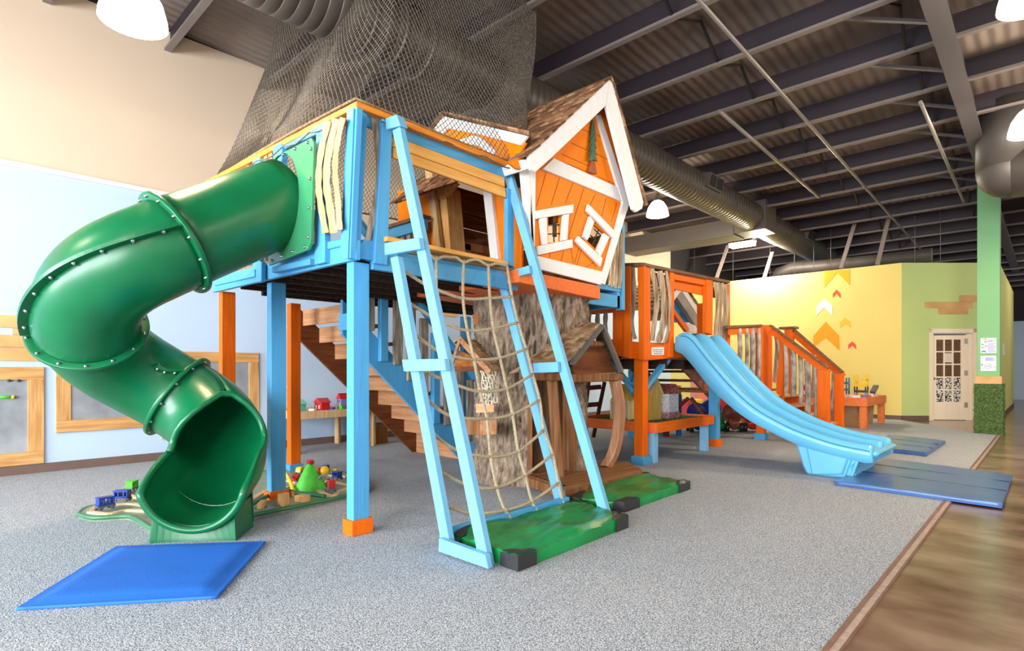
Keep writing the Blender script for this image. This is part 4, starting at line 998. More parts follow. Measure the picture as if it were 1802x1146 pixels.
# ================================================================ ORANGE PLATFORM
XP = -3.62
def PX(px, py, d=0): return onX(px, py, XP + d)
plat = thing('orange_platform', 'orange play platform with weathered slats at the head of the blue double slide', 'play platform', (-4.2, 7.4, 0))
def ppx(name, pts, th, m_, d=0): return one('prism', [PX(a, b, d) for a, b in pts], (-th, 0, 0)).build(name, m_, plat, bev=.004)
YP = 6.13
def PYf(px, py, d=0): return onY(px, py, YP - d)
def ppy(name, pts, th, m_, d=0): return one('prism', [PYf(a, b, d) for a, b in pts], (0, th, 0)).build(name, m_, plat, bev=.004)
YO = wood('orange_paint_sideways', 'EE6C10', None, 1, .5, .08, .15); XO = wood('orange_paint_lengthwise', 'E8650C', None, 0, .5, .08, .15)
def opost(x0, y0, z0, z1, m_, pm, w_=.13, e=.025):
    p = one('box', x0, x0 + w_, y0, y0 + w_, z0, z1).build('post', m_, plat, bev=.005)
    if pm: one('box', x0 - e, x0 + w_ + e, y0 - e, y0 + w_ + e, .012, .12).build('plinth', pm, p, bev=.004)
opost(-3.78, 6.2, .012, 1.36, ORANGE, BLUE); opost(-3.84, 8.47, .012, 1.36, BLUE, ORANGE, .13); opost(-3.62, 9.82, .012, .85, ORANGE, BLUE, .13)
opost(-5.3, 6.3, .012, 1.36, ORANGE, None); opost(-5.3, 8.5, .012, 1.36, BLUE, None)
one('box', -5.35, XP - .03, YP + .02, 8.75, 1.33, 1.37).build('deck', wood('orange_deck', '8A5030', 'A0683E', 1, .6, .15, .2), plat)
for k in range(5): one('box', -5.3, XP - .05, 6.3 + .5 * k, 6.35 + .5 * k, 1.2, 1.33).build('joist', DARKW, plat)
ppx('fascia_board', [(1134, 603), (1284, 606), (1284, 622), (1134, 635)], .04, YO)
ppy('fascia_board', [(1060, 596), (1134, 603), (1134, 635), (1060, 622)], .04, XO)
ppx('corner_board', [(1134, 466), (1145, 468), (1145, 632), (1134, 634)], .04, ORANGE, .03)
ppy('corner_board', [(1122, 466), (1134, 466), (1134, 634), (1124, 633)], .04, ORANGE, .03)
ppy('corner_board', [(1097, 466), (1110, 466), (1110, 632), (1097, 628)], .04, ORANGE, .03)
for pts, w_ in (([(1114, 470), (1116, 520), (1112, 570), (1118, 597)], 7),):
    P_ = smooth([V((a, b, 0)) for a, b in pts], 0, 5)
    slat(pts, w_, PYf, WEATHG, .04, .02, plat)
for pts, w_ in (([(1147, 472), (1156, 525), (1151, 570), (1147, 600)], 9), ([(1161, 477), (1169, 530), (1166, 575), (1158, 603)], 11), ([(1172, 477), (1179, 525), (1177, 575), (1169, 604)], 6),
                ([(1257, 496), (1262, 530), (1258, 590)], 6), ([(1263.5, 497), (1268, 535), (1264, 595)], 6.5), ([(1270, 498), (1275, 540), (1270, 597)], 6.5), ([(1276.5, 500), (1281, 540), (1275, 600)], 5.5)):
    slat(pts, w_, PX, WEATH, .05, .03, plat)
ppx('upright_board', [(1180, 477), (1187, 479), (1186, 628), (1178, 629)], .05, ORANGE, .02)
ppx('upright_board', [(1244, 490), (1255, 493), (1254, 590), (1244, 586)], .07, ORANGE, .02)
ppx('upright_board', [(1280, 499), (1285, 500), (1285, 612), (1280, 612)], .07, ORANGE, .02)
ppx('rail_beam', [(1186, 478), (1247, 491), (1245, 503), (1186, 492)], .04, YO)
one('box', XP - .08, XP - .05, 6.15, 8.75, 2.28, 2.44).build('rail_beam', YO, plat, bev=.004)
ppx('rail_cap', [(1131, 462), (1285, 494), (1285, 499), (1131, 468)], .13, BROWNCAP, .04)
ppy('rail_cap', [(1096, 463), (1134, 462), (1134, 467.5), (1096, 468)], .13, wood('brown_handrail_long', '6E4E3A', '8A6850', 0, .6, .15, .2), .04)
# inner far rail with post
one('box', -5.35, -5.27, 6.2, 8.7, 2.3, 2.42).build('rail_beam', YO, plat, bev=.004)
ob = MB(); a = onX(1236, 512, -4.7); ob.box(-4.76, -4.64, a.y - .1, a.y + .06, 1.37, 2.42); ob.build('upright_board', ORANGE, plat, bev=.004)
# lower railing continuing to the left behind the tree trunk
one('box', -5.3, -3.9, YP + .05, YP + .1, 1.93, 2.02).build('rail_beam', XO, plat, bev=.004)
one('box', -5.3, -3.9, YP + .06, YP + .1, 1.45, 1.55).build('rail_beam', XO, plat, bev=.004)
for k, px in enumerate((1010, 1024, 1037, 1052, 1066)):
    slat([(px, 550), (px - 1, 575), (px, 596)], 8, PYf, WEATHG, .03, -.04, plat)
for px in (997, 1086): ppy('upright_board', [(px - 8, 545), (px + 8, 545), (px + 8, 632), (px - 8, 626)], .07, ORANGE, -.02)
ppy('fascia_board', [(985, 598), (1097, 602), (1097, 632), (985, 622)], .04, XO, -.03)
# plaque on the fascia
sg = one('prism', [PX(1147, 611.5, .006), PX(1168.5, 611, .006), PX(1168.5, 624.5, .006), PX(1147, 625, .006)], (-.006, 0, 0)).build('sign_plate', mat('plaque_white', 'ECECEA', .5, .01), plat)
tx = MB()
for k, (zz, rw) in enumerate(((615, [(1149, 1154), (1154.6, 1158), (1158.8, 1166.5)]), (618.4, [(1149.5, 1153), (1153.8, 1160), (1160.6, 1166)]), (621.6, [(1151, 1156), (1156.8, 1160), (1160.8, 1164.5)]))):
    for a, b in rw: tx.prism([PX(a, zz, .0075), PX(b, zz, .0075), PX(b, zz + 1.3, .0075), PX(a, zz + 1.3, .0075)], (-.001, 0, 0))
tx.build('sign_lettering', mat('plaque_ink', '7C7A86', .6, .1), sg)
# braces under the deck
for a, b, m_ in (((-3.72, 6.33, .95), (-3.72, 6.95, 1.33), BLUE), ((-4.2, 6.26, 1.33), (-3.8, 6.26, .92), BLUE), ((-3.95, 6.4, .9), (-4.15, 7.0, 1.33), BLUE)):
    one('beam', a, b, .05, .09, (1, 0, 0) if abs(a[0] - b[0]) < .1 else (0, 1, 0)).build('brace', m_, plat, bev=.004)
# landing and stairs at the far end
stb = thing('platform_stairs', 'orange landing and stairs with birch pole railings behind the double slide', 'stairs', (-3.1, 10.4, 0))
def SB(px, py, d=0): return onY(px, py, 9.86 - d)
def sby(name, pts, th, m_, d=0): return one('prism', [SB(a, b, d) for a, b in pts], (0, th, 0)).build(name, m_, stb, bev=.004)
def SX(px, py, d=0): return onX(px, py, -3.5 + d)
def sbx(name, pts, th, m_, d=0): return one('prism', [SX(a, b, d) for a, b in pts], (-th, 0, 0)).build(name, m_, stb, bev=.004)
one('box', -4.9, -3.52, 8.75, 11.05, .82, .86).build('landing', wood('orange_landing', '9A5830', 'B4703E', 1, .6, .15, .2), stb)
sbx('rail_cap', [(1285, 573), (1342, 571), (1342, 575), (1285, 578)], .1, BROWNCAP, .03)
sbx('rail_beam', [(1285, 578), (1342, 575), (1342, 585), (1285, 590)], .04, YO)
sbx('fascia_board', [(1285, 690), (1360, 690), (1360, 712), (1285, 712)], .04, YO)
sbx('upright_board', [(1339.5, 572), (1359, 572), (1359, 692), (1339.5, 692)], .12, ORANGE, .02)
sby('upright_board', [(1366, 577), (1378, 590), (1378, 700), (1366, 692)], .1, ORANGE, -.02)
BIRCH = mat('birch_pole', '86776A', .85, .2, 12, (1, 1, .5), .4, 30, col2='CEC3B4', detail=7, spec=.2, ramp=(.32, .66))
for px, y0, y1, r in ((1301, 578, 650, .035), (1313.5, 578, 660, .03), (1323.5, 577, 670, .045), (1334.5, 577, 676, .035)):
    one('tube', smooth([SX(px, y0), SX(px + 1.5, (y0 + y1) / 2), SX(px - .5, y1)], 0, 4), r, 10).build('pole', BIRCH, stb)
for pts in ([(1360.5, 578), (1366, 610), (1361, 672)], [(1364.5, 580), (1370, 615), (1363.5, 674)]):
    slat(pts, 4, SB, WEATH, .05, .02, stb)
def rail2(yo, p, q):
    A, B = onY(*p, yo), onY(*q, yo); one('beam', A, B, .11, .03).build('handrail', BROWNCAP, stb, bev=.004)
    one('beam', A + V((0, 0, -.07)), B + V((0, 0, -.07)), .05, .11).build('rail_beam', XO, stb, bev=.004)
    return A, B
A1, B1 = rail2(9.84, (1356, 573), (1459, 649)); A2, B2 = rail2(11.0, (1396, 579), (1484, 656))
one('box', B1.x - .16, B1.x, 9.8, 9.92, .012, B1.z - .02).build('newel_post', ORANGE, stb, bev=.005)
one('box', B2.x - .13, B2.x, 10.95, 11.07, .012, B2.z - .02).build('newel_post', ORANGE, stb, bev=.005)
one('box', A2.x - .14, A2.x + .0, 10.95, 11.07, .012, A2.z).build('newel_post', ORANGE, stb, bev=.005)
one('box', A2.x - .22, A2.x + .06, 10.9, 11.12, A2.z, A2.z + .04).build('rail_cap', BROWNCAP, stb, bev=.004)
for yo in (9.84, 11.0):
    one('prism', [(-3.5, yo, .86), (-3.5, yo, .56), (-2.66, yo, .012), (-2.38, yo, .012)], (0, .05, 0)).build('stringer', XO, stb, bev=.004)
for k in range(5):
    x = -3.5 + .2 * k; z = .72 - .155 * k; one('box', x, x + .25, 9.9, 11.0, z, z + .035).build('tread', STEPW, stb, bev=.003)
for px, y0, y1, r in ((1383, 600, 693, .045), (1396, 612, 698, .055), (1409, 622, 712, .042), (1421, 634, 730, .055), (1436, 643, 738, .04)):
    one('tube', smooth([SB(px - 1, y0), SB(px + 1, (y0 + y1) / 2), SB(px, y1)], 0, 4), r * .85, 10).build('pole', BIRCH, stb)
def SB2(px, py): return onY(px, py, 11.0)
for px, y0, y1, r in ((1466, 655, 725, .04), (1450, 640, 720, .04), (1432, 625, 700, .04)):
    one('tube', smooth([SB2(px + 2, y0), SB2(px + 1, (y0 + y1) / 2), SB2(px - 2, y1)], 0, 4), r, 10).build('pole', BIRCH, stb)
# brown stair flight seen under the orange deck
us = thing('under_stairs', 'dark brown stair flight seen beneath the orange platform deck', 'stairs', (-4.4, 8.0, 0))
s0, s1 = onX(1196, 632, -4.05), onX(1256, 697, -4.05)
one('beam', s0, s1, .05, .2, (0, 0, 1)).build('stringer', wood('pinkish_stringer', '8A5A48', 'A87460', 1, .6, .1, .2), us, bev=.004)
one('beam', s0 + V((-.9, 0, 0)), s1 + V((-.9, 0, 0)), .05, .2, (0, 0, 1)).build('stringer', BROWN, us, bev=.004)
for k in range(4):
    q = s0.lerp(s1, .1 + .25 * k); one('box', q.x - .88, q.x - .03, q.y - .1, q.y + .14, q.z, q.z + .04).build('tread', BROWN, us, bev=.003)
for dx in (-.05, -.85):
    one('beam', (s1.x + dx, s1.y, .012), (s1.x + dx, s1.y, s1.z), .06, .06, (0, 1, 0)).build('leg', wood('redbrown_leg', '7A2E1C', '94402A', 2, .6, .1, .2), us, bev=.003)
one('beam', (s1.x - .85, s1.y, .35), (s1.x - .45, s1.y, s1.z - .05), .05, .05, (0, 1, 0)).build('brace', BROWN, us); one('beam', (s1.x - .05, s1.y, .3), (s1.x - .4, s1.y, s1.z - .05), .05, .05, (0, 1, 0)).build('brace', BROWN, us)
# ================================================================ second playhouse behind the orange platform
XS = -5.0
sh = thing('small_playhouse', 'blue gabled playhouse with white barge boards behind the orange platform', 'playhouse', (-5.6, 9.6, 0))
Z7 = lambda x, y: (1080 + x / 7.164, 440 + y / 7.164)
def HS(zx, zy, d=0): return onX(*Z7(zx, zy), XS + d)
def hs(name, pts, th, m_, d=0): return one('prism', [HS(a, b, d) for a, b in pts], (-th, 0, 0)).build(name, m_, sh, bev=.004)
hs('gable_wall', [(640, 760), (865, 440), (1130, 900), (1130, 1020), (985, 915), (700, 915)], .03, wood('teal_board', '1E7FB4', None, 1, .6, .05, .1), -.12)
hs('barge_board', [(865, 398), (1175, 850), (1150, 960), (857, 512)], .05, WHITE, 0); hs('barge_board', [(867, 398), (860, 512), (640, 800), (610, 740)], .05, WHITE, .004)
hs('soffit', [(857, 520), (1150, 965), (1060, 990), (800, 600)], .1, mat('grey_soffit', 'A09C98', .8, .08, 3), -.02)
hs('sill', [(895, 912), (1130, 975), (1130, 1045), (905, 1030)], .06, WHITE, -.03)
hs('corner_post', [(950, 1040), (985, 1040), (985, 1330), (950, 1330)], .08, WHITE, -.03); hs('stair_rail', [(760, 735), (950, 985), (945, 1060), (760, 810)], .06, SALMON, .5)
hs('base_wall', [(985, 1050), (1180, 1050), (1180, 1560), (985, 1500)], .05, wood('teal_board_dark', '2A6A94', None, 2, .6, .05, .1), -.06)
ra, re1, re2 = HS(867, 385, .05), HS(1185, 855, .05), HS(600, 745, .05)
def rs(a, b, sd):
    A, B = a, b; back = V((-1.3, 0, 0)); qshingle('roof_slope', A, A + back, B + back, B, 7, sh, GREYSH, sd)
rs(ra, re1, 21); rs(ra, re2, 22)
# ================================================================ BLUE DOUBLE SLIDE
ds = thing('double_slide', 'light blue two lane plastic slide running down from the orange platform', 'slide', (-1.8, 7.4, 0))
YN, YF = 6.88, 7.95
Zs = lambda x, y: (1150 + x / 2.866, 450 + y / 2.866)
topc = [(1187, 592), (1195, 585.5), (1202, 584), (1210, 586), (1220, 594), (1230, 607), (1255, 638), (1290, 677), (1324.5, 708), (1359, 729), (1394, 746.6), (1429, 760), (1464, 771.5), (1499, 779.5), (1522, 783.5), (1536, 787)]
botc = [(1187, 616), (1190, 619), (1196, 621), (1202, 625), (1212, 636), (1222, 648), (1250, 683), (1288, 718), (1320, 741), (1352, 758), (1388, 776), (1424, 790), (1460, 800), (1497, 809), (1522, 815), (1536, 814)]
tp = [onY(a, b, YN) for a, b in topc]; bp_ = [onY(a, b, YN) for a, b in botc]
tp, bp_ = smooth(tp, 0, 4), smooth(bp_, 0, 4)
lat_ = []   # cross profile: (fraction across, depth below rail top)
def laneprof(n=44):
    out = []
    for k in range(n + 1):
        u = k / n
        rails = [0.07, .5, .93]; d_ = min(abs(u - r) for r in rails); isedge = u < .07 or u > .93
        if isedge: h_ = -.035 * (1 - math.cos(min(1, d_ / .07) * math.pi / 2)) * 1.4
        else: h_ = -.115 * (math.sin(min(1, max(0, (d_ - .018)) / .085) * math.pi / 2)) ** 1.3
        out.append((u, h_))
    return out
LP_ = laneprof(); m = MB(); rows_ = []; nn_ = len(tp)
for i in range(nn_):
    t, b = tp[i], bp_[i]; a_, c_ = tp[max(0, i - 1)], tp[min(nn_ - 1, i + 1)]; tang = (c_ - a_).normalized(); nrm = V((-tang.z, 0, tang.x)); nrm = nrm if nrm.z > 0 else -nrm
    fade = min(1, max(.0, (nn_ - 1 - i) / 5)) ; hi_ = min(1, i / 6 + .35)
    row = []
    for u, h_ in LP_: p = t + nrm * (h_ * hi_ * (.72 + .28 * fade) - (.035 * (1 - min(1, (nn_ - 1 - i) / 2.5)) ** 2)); row.append(V((p.x, YN + (YF - YN) * u, p.z)))
    row.append(V((b.x, YF, b.z))); row.append(V((b.x, YF - .05, b.z - .01)))
    row.append(V((b.x, YN + .05, b.z - .01))); row.append(V((b.x, YN, b.z)))
    rows_.append(row)
m.grid(rows_, True); n0 = len(rows_[0]); m.add(rows_[0], [tuple(range(n0))[::-1]]); m.add(rows_[-1], [tuple(range(n0))])
m.build('slide_bed', SKYP, ds)
for yy in (YN - .004, ):
    one('tube', [p + V((0, yy - YN, -.055)) for p in tp[6:-2]], .006, 6).build('edge_seam', mat('seam_blue', '2C84B4', .4, .03), ds)
foot_px = [(1400, 783), (1406, 800), (1412, 820), (1419, 838), (1508, 838), (1500, 822), (1520, 808), (1548, 803), (1545, 796)]
fp = [onY(a, b, YN + .05) for a, b in foot_px]
for p in fp[3:5]: p.z = .015
one('prism', fp, (0, YF - YN - .1, 0)).build('slide_foot', SKYP, ds, bev=.02)
for (a, b, c, d_) in (((1418, 787), (1494, 803), (1481, 836), (1428, 836)),):
    one('prism', [onY(*q_, YN + .02) for q_ in (a, b, c, d_)], (0, .06, 0)).build('foot_panel', SKYP, ds, bev=.015)
for k in range(2):
    a, b = onY(1497 + 14 * k, 806, YN + .04), onY(1484 + 13 * k, 836, YN + .04); b.z = .02; one('beam', a, b, .03, .05, (0, 1, 0)).build('foot_rib', SKYP, ds, bev=.01)
# ================================================================ MATS
def pad(name, pts, h, mats_, label, group, corners=0, dent=0, bev=.015, n=26, puff=.012, seedv=1, slope=0):
    """closed cushion over a ground quad, pts in order, with a soft wrinkled top"""
    P4 = [V(p) for p in pts]; rr = random.Random(seedv); t = thing(name, label, 'mat', ((P4[0] + P4[2]) / 2).to_tuple(), group)
    def P_(u, v_, z): a = P4[0].lerp(P4[1], u); b = P4[3].lerp(P4[2], u); q = a.lerp(b, v_); return V((q.x, q.y, z))
    ph = [rr.uniform(0, 6) for _ in range(6)]
    def top(u, v_):
        e_ = min(u, 1 - u, v_, 1 - v_); z = h + puff * min(1, e_ * 9) - (slope * max(0, 1 - e_ / .09) if slope else 0)
        if dent: z += dent * (noise.noise(V((u * 4 + ph[0], v_ * 3, 0))) + .5 * noise.noise(V((u * 13 + v_ * 9, v_ * 4 - u * 5 + ph[1], 1))))
        return max(z, .03)
    m = MB(); m.grid([[P_(i / n, j / n, top(i / n, j / n)) for i in range(n + 1)] for j in range(n + 1)])
    rim = [(i / n, 0) for i in range(n)] + [(1, j / n) for j in range(n)] + [(1 - i / n, 1) for i in range(n)] + [(0, 1 - j / n) for j in range(n)]
    m.grid([[P_(u, v_, top(u, v_)) for u, v_ in rim], [P_(u + (u - .5) * .012, v_ + (v_ - .5) * .012, (top(u, v_) + .014) / 2) for u, v_ in rim], [P_(u, v_, .014) for u, v_ in rim]], True)
    m.build('cushion', mats_[0], t)
    if corners:
        for (cu, cv) in ((0, 0), (1, 0), (1, 1), (0, 1)):
            c = MB(); k_ = 8; w_, l_ = corners; g_ = []; su, sv = (1 if cu == 0 else -1), (1 if cv == 0 else -1)
            for i in range(k_ + 1):
                row = []
                for j in range(k_ + 1):
                    f = 1 - .55 * (i / k_); u = cu + su * w_ * (i / k_) * (1 - .5 * (j / k_) ** 2); v_ = cv + sv * l_ * (j / k_) * (1 - .5 * (i / k_) ** 2); row.append(P_(u, v_, top(min(1, max(0, u)), min(1, max(0, v_))) + .004))
                g_.append(row)
            c.grid(g_)
            def wall(seq): c.grid([[p for p in seq], [V((p.x, p.y, .014)) for p in seq]])
            o_ = ((P4[0] + P4[2]) / 2)
            def outw(p): d_ = (p - o_); d_.z = 0; return p + d_.normalized() * .022
            wall([outw(g_[i][0]) for i in range(k_ + 1)]); wall([outw(g_[0][j]) for j in range(k_ + 1)])
            c.build('corner_cap', mats_[1], t)
    return t
g0 = 'green landing mats with black corners'
pad('crash_mat', [(-2.93, 2.47, 0), (-2.27, 2.45, 0), (-2.30, 3.66, 0), (-2.93, 3.86, 0)], .10, (GREENV, BLACKV), 'green vinyl mat with black corners inside the foot of the climbing frame', g0, (.22, .14), .03, seedv=2)
pad('crash_mat', [onZ(1000, 893, 0), onZ(1100, 904, 0), onZ(1212, 864, 0), onZ(1125, 845, 0)], .09, (GREENV, BLACKV), 'green vinyl mat with black corners beside the trunk porch', g0, (.2, .2), .02, seedv=5)
pad('landing_mat', [onZ(30, 1080, 0), onZ(381, 1059, 0), onZ(466, 960, 0), onZ(205, 969, 0)], .045, (BLUEF,), 'bright blue bevelled edge pad on the carpet at the green tube exit'.replace('bevelled edge ', 'sloped edge '), 'blue landing mats', puff=.004, slope=.032)
fb = 'blue landing mats'
def foldmat(P4, h, label, seams, seedv):
    t = pad('landing_mat', P4, h, (BLUEV2,), label, fb, dent=.006, seedv=seedv, puff=.006)
    P4 = [V(p) for p in P4]
    m = MB(); m.prism([P4[0] + V((-.004, -.004, .016)), P4[1] + V((.004, -.004, .016)), P4[1] + V((.004, -.004, h - .006)), P4[0] + V((-.004, -.004, h - .006))], (0, .004, 0)); m.build('side_panel', BLUEV, t)
    for s_ in seams:
        a, b = P4[0].lerp(P4[3], s_), P4[1].lerp(P4[2], s_); one('tube', [V((a.x, a.y, h + .004)), V((b.x, b.y, h + .004))], .006, 6).build('fold_seam', mat('fold_seam_blue', '24406C', .5, .05), t)
foldmat([(-1.60, 6.50, 0), (-.30, 6.38, 0), (-.30, 8.18, 0), (-1.52, 8.56, 0)], .06, 'large blue vinyl folding mat at the foot of the double slide', (.36, .68), 3)
foldmat([(-1.76, 9.62, 0), (-1.22, 9.47, 0), (-1.21, 11.26, 0), (-2.05, 11.7, 0)], .07, 'smaller blue folding mat lying behind the double slide end', (.3, .62), 4)
# ================================================================ CHALKBOARDS AND PLANK CLOUDS ON THE LEFT WALL
CHALK = mat('slate_board', '7E848C', .7, .1, 3, col2='A2A8B0'); KNOT = wood('knotty_frame', 'C08A50', 'DDAE74', 2, .55, .2, .25)
def WXp(px, py, d=0): return onX(px, py, WX + d)
def chalk(label, y0, y1, z0, z1, fw, loc_y):
    t = thing('chalkboard', label, 'chalkboard', (WX, (y0 + y1) / 2, z0), 'framed chalkboards on the blue wall')
    one('box', WX, WX + .012, y0 + fw * .6, y1 - fw * .6, z0 + fw * .6, z1 - fw * .6).build('board', CHALK, t)
    KH = KNOT_H
    for a, b, c, d_, m_ in ((y0, y1, z0, z0 + fw, KH), (y0, y1, z1 - fw, z1, KH), (y0, y0 + fw, z0 + fw, z1 - fw, KNOT), (y1 - fw, y1, z0 + fw, z1 - fw, KNOT)):
        one('box', WX, WX + .028, a, b, c, d_).build('frame_rail', m_, t, bev=.004)
    return t
KNOT_H = wood('knotty_frame_rail', 'C08A50', 'DDAE74', 1, .55, .2, .25)
q0, q1 = WXp(77, 815), WXp(77, 646); b2a, b2b = WXp(98, 762), WXp(98, 652); b3a, b3b = WXp(284, 773), WXp(372, 620)
cb1 = chalk('largest chalkboard in a rough pine frame near the blue pad, cut by photo edge', q0.y - 1.25, q0.y, q0.z, q1.z, .145, 0)
chalk('pine framed chalkboard half hidden behind the green tube elbow', b2a.y, b2a.y + 1.1, b2a.z, b2b.z + .06, .14, 0)
chalk('pine framed chalkboard behind the green tube exit and orange tower post', b3a.y, b3a.y + 1.25, b3a.z, b3b.z, .14, 0)
kb = MB()
for px in (16, 33):
    p = WXp(px, 670, .03); kb2 = MB(); kb2.sphere(p, (.012, .02, .016), 10, 6); kb2.build('board_clip', mat('dark_clip', '3A3A3C', .4, .05), cb1)
ch = thing('chalk_holder', 'green and yellow chalk holder resting on the largest chalkboard', 'chalk holder', tuple(WXp(10, 699, .03)), None)
a, b = WXp(-4, 699, .035), WXp(20, 699, .035); one('tube', [a, b], .016, 10).build('barrel', mat('holder_green', '4CC832', .4, .03), ch)
c_ = WXp(25, 699, .035); one('tube', [b, c_], .02, 10).build('collar', mat('holder_yellow', 'E8E020', .4, .03), ch); one('tube', [c_, WXp(28.5, 699, .035)], [.015, .008], 10).build('tip', mat('holder_purple', '6A48A0', .4, .03), ch)
def wallplank(label, rects, name='cloud_art'):
    p = WXp(*rects[0][:1], rects[0][3]) ; t = thing(name, label, 'wall decoration', tuple(p), 'pine plank clouds on the walls')
    for (x0, x1, ya_, yb_, ref) in rects:
        A, B = WXp(x0, 650), WXp(x1, 650); z0, z1 = WXp(ref, yb_).z, WXp(ref, ya_).z; one('box', WX, WX + .022, A.y, B.y, z0, z1).build('plank', PLANK, t, bev=.003)
wallplank('cloud of long pine planks on the blue wall left of the green tube', [(-60, 60, 555, 577, 20), (21, 60, 578, 589, 30), (-40, 56, 590, 611, 20), (-50, 80, 612, 635, 20)])
wallplank('small pair of pine planks high on the pale wall behind the rope net', [(742, 787, 530, 545, 765), (780, 803, 541, 557, 790)])
# ================================================================ LOW TRAIN BOARD ON THE CARPET
ZB = .055
tb = thing('train_board', 'low green wavy train board with wooden tracks on the carpet behind the tube', 'train table', (-5.2, 2.2, 0))
out_px = [(138, 903), (150, 893), (178, 886), (203, 873), (213, 863), (240, 857), (275, 851), (330, 842), (420, 832), (520, 827), (590, 828), (640, 842), (650, 858), (606, 871), (520, 889), (437, 906), (380, 925), (310, 936), (272, 930), (243, 913), (222, 906), (165, 909)]
sm = smooth([onZ(a, b, ZB) for a, b in out_px + out_px[:1]], 0, 4)[:-1]
one('prism', sm, (0, 0, -.042)).build('board', mat('board_green', '6E8A72', .35, .12, 5, col2='8C9A80'), tb)
one('tube', [p + V((0, 0, -.012)) for p in sm], .018, 8, True).build('board_edge', mat('board_edge_green', '3E7A54', .35, .08, 5), tb)
TRK = wood('beech_track', 'D9B98C', 'EBD2AC', 0, .5, .08, .1)
def track(pxs, closed=False, r=.02):
    P_ = smooth([onZ(a, b, ZB + .012) for a, b in pxs + (pxs[:1] if closed else [])], 0, 5); rows_ = []
    if closed: P_ = P_[:-1]
    k_ = len(P_)
    for i in range(k_ + (1 if closed else 0)):
        p = P_[i % k_]; t = (P_[(i + 1) % k_] - P_[(i - 1) % k_]) if closed else (P_[min(i + 1, k_ - 1)] - P_[max(i - 1, 0)]); t.normalize(); s_ = V((-t.y, t.x, 0)) * .022; u_ = V((0, 0, .012))
        rows_.append([p - s_ - u_, p + s_ - u_, p + s_, p + s_ * .65, p + s_ * .6 - u_ * .3, p + s_ * .4 - u_ * .3, p + s_ * .35, p - s_ * .35, p - s_ * .4 - u_ * .3, p - s_ * .6 - u_ * .3, p - s_ * .65, p - s_])
    m = MB(); m.grid(rows_, True, False); m.build('track', TRK, tb)
track([(158, 900), (172, 889), (200, 887), (230, 885), (262, 891), (262, 898), (222, 897), (190, 903)], True)
track([(222, 869), (232, 861), (265, 856), (300, 853), (330, 858), (300, 870), (262, 875), (238, 874)], True)
track([(610, 838), (575, 836), (545, 842), (520, 848), (500, 842)]); track([(560, 862), (585, 872), (600, 862), (640, 852)]); track([(575, 846), (600, 850), (625, 856)])
track([(440, 880), (470, 862), (500, 858), (530, 850)])
sw = smooth([onZ(442, 891, ZB + .02), onZ(470, 876, ZB + .02), onZ(500, 866, ZB + .03), onZ(530, 871, ZB + .02), onZ(572, 876, ZB + .02)], 0, 5)
one('tube', [p + V((0, 0, .012)) for p in sw], .019, 8).build('green_ridge', mat('ridge_green', '1E6A40', .3, .05), tb)
# toy vehicles
DKG = mat('toy_grey', '5A5C62', .5, .05)
def tcol(n_, c): return MATS.get(n_) or mat(n_, c, .35, .03, 4)
TB_, TRd, TYe, TGr, TWh = tcol('toy_blue', '1E3E9C'), tcol('toy_red', 'C81E24'), tcol('toy_yellow', 'F0C818'), tcol('toy_green', '48C828'), tcol('toy_white', 'E4E4E0')
def hdg(p0, p1): a, b = onZ(*p0, 0), onZ(*p1, 0); return math.atan2(b.y - a.y, b.x - a.x)
def wagon_proto():
    t = thing('toy_wagon', 'x', 'toy train', (0, 0, 0)); m = MB()
    m.box(-.055, .055, -.03, .03, .022, .034); m.build('chassis', DKG, t)
    m = MB(); 
    for x in (-.047, -.02, .018, .04): m.box(x, x + .01, -.028, .028, .034, .085)
    m.box(-.05, .05, -.028, .028, .034, .048); m.box(-.05, .05, -.03, .03, .078, .09); m.build('body', TB_, t, bev=.002)
    for x in (-.035, .035):
        for y_ in (-.03, .03): one('cyl', (x, y_ - .006, .016), (x, y_ + .006, .016), .014, 10).build('wheel', DKG, t)
    return t
def engine_proto():
    t = thing('toy_engine', 'x', 'toy train', (0, 0, 0))
    one('box', -.05, .05, -.025, .025, .02, .036).build('chassis', DKG, t); one('box', -.05, -.005, -.026, .026, .036, .1).build('cab', TRd, t, bev=.003)
    m = MB(); m.cyl((-.005, 0, .058), (.05, 0, .058), .024, 14); m.cyl((.035, 0, .07), (.035, 0, .1), .008, 8, .012); m.build('boiler', TRd, t)
    for x in (-.03, .03):
        for y_ in (-.028, .028): one('cyl', (x, y_ - .006, .016), (x, y_ + .006, .016), .015, 10).build('wheel', DKG, t)
    return t
def car_proto():
    t = thing('toy_car', 'x', 'toy car', (0, 0, 0)); m = MB()
    m.prism([(-.05, -.025, .014), (.05, -.025, .014), (.052, -.025, .036), (.025, -.025, .04), (.012, -.025, .06), (-.03, -.025, .06), (-.045, -.025, .04)], (0, .05, 0)); m.build('body', TRd, t, bev=.004)
    for x in (-.03, .03):
        for y_ in (-.026, .026): one('cyl', (x, y_ - .005, .014), (x, y_ + .005, .014), .013, 10).build('wheel', DKG, t)
    return t
def recol(root, child, m_):
    for c in root.children:
        if c.name.split('.')[0] == child:
            c.data = c.data.copy(); c.data.materials.clear(); c.data.materials.append(m_)
WG, EN, CA = wagon_proto(), engine_proto(), car_proto(); used = {}
gT = 'toy trains and cars on the low train board'
def put(proto, px, py, rz, label, z=ZB + .014, s=1.0, m_=None, child='body', group=gT, pos=None):
    o = proto if proto.name not in used else copy_tree(proto); used[proto.name] = 1
    o.location = V(pos) if pos is not None else onZ(px, py, z); o.rotation_euler = (0, 0, rz); o.scale = (s, s, s); o['label'] = label; o['group'] = group
    if m_: recol(o, child, m_)
    return o
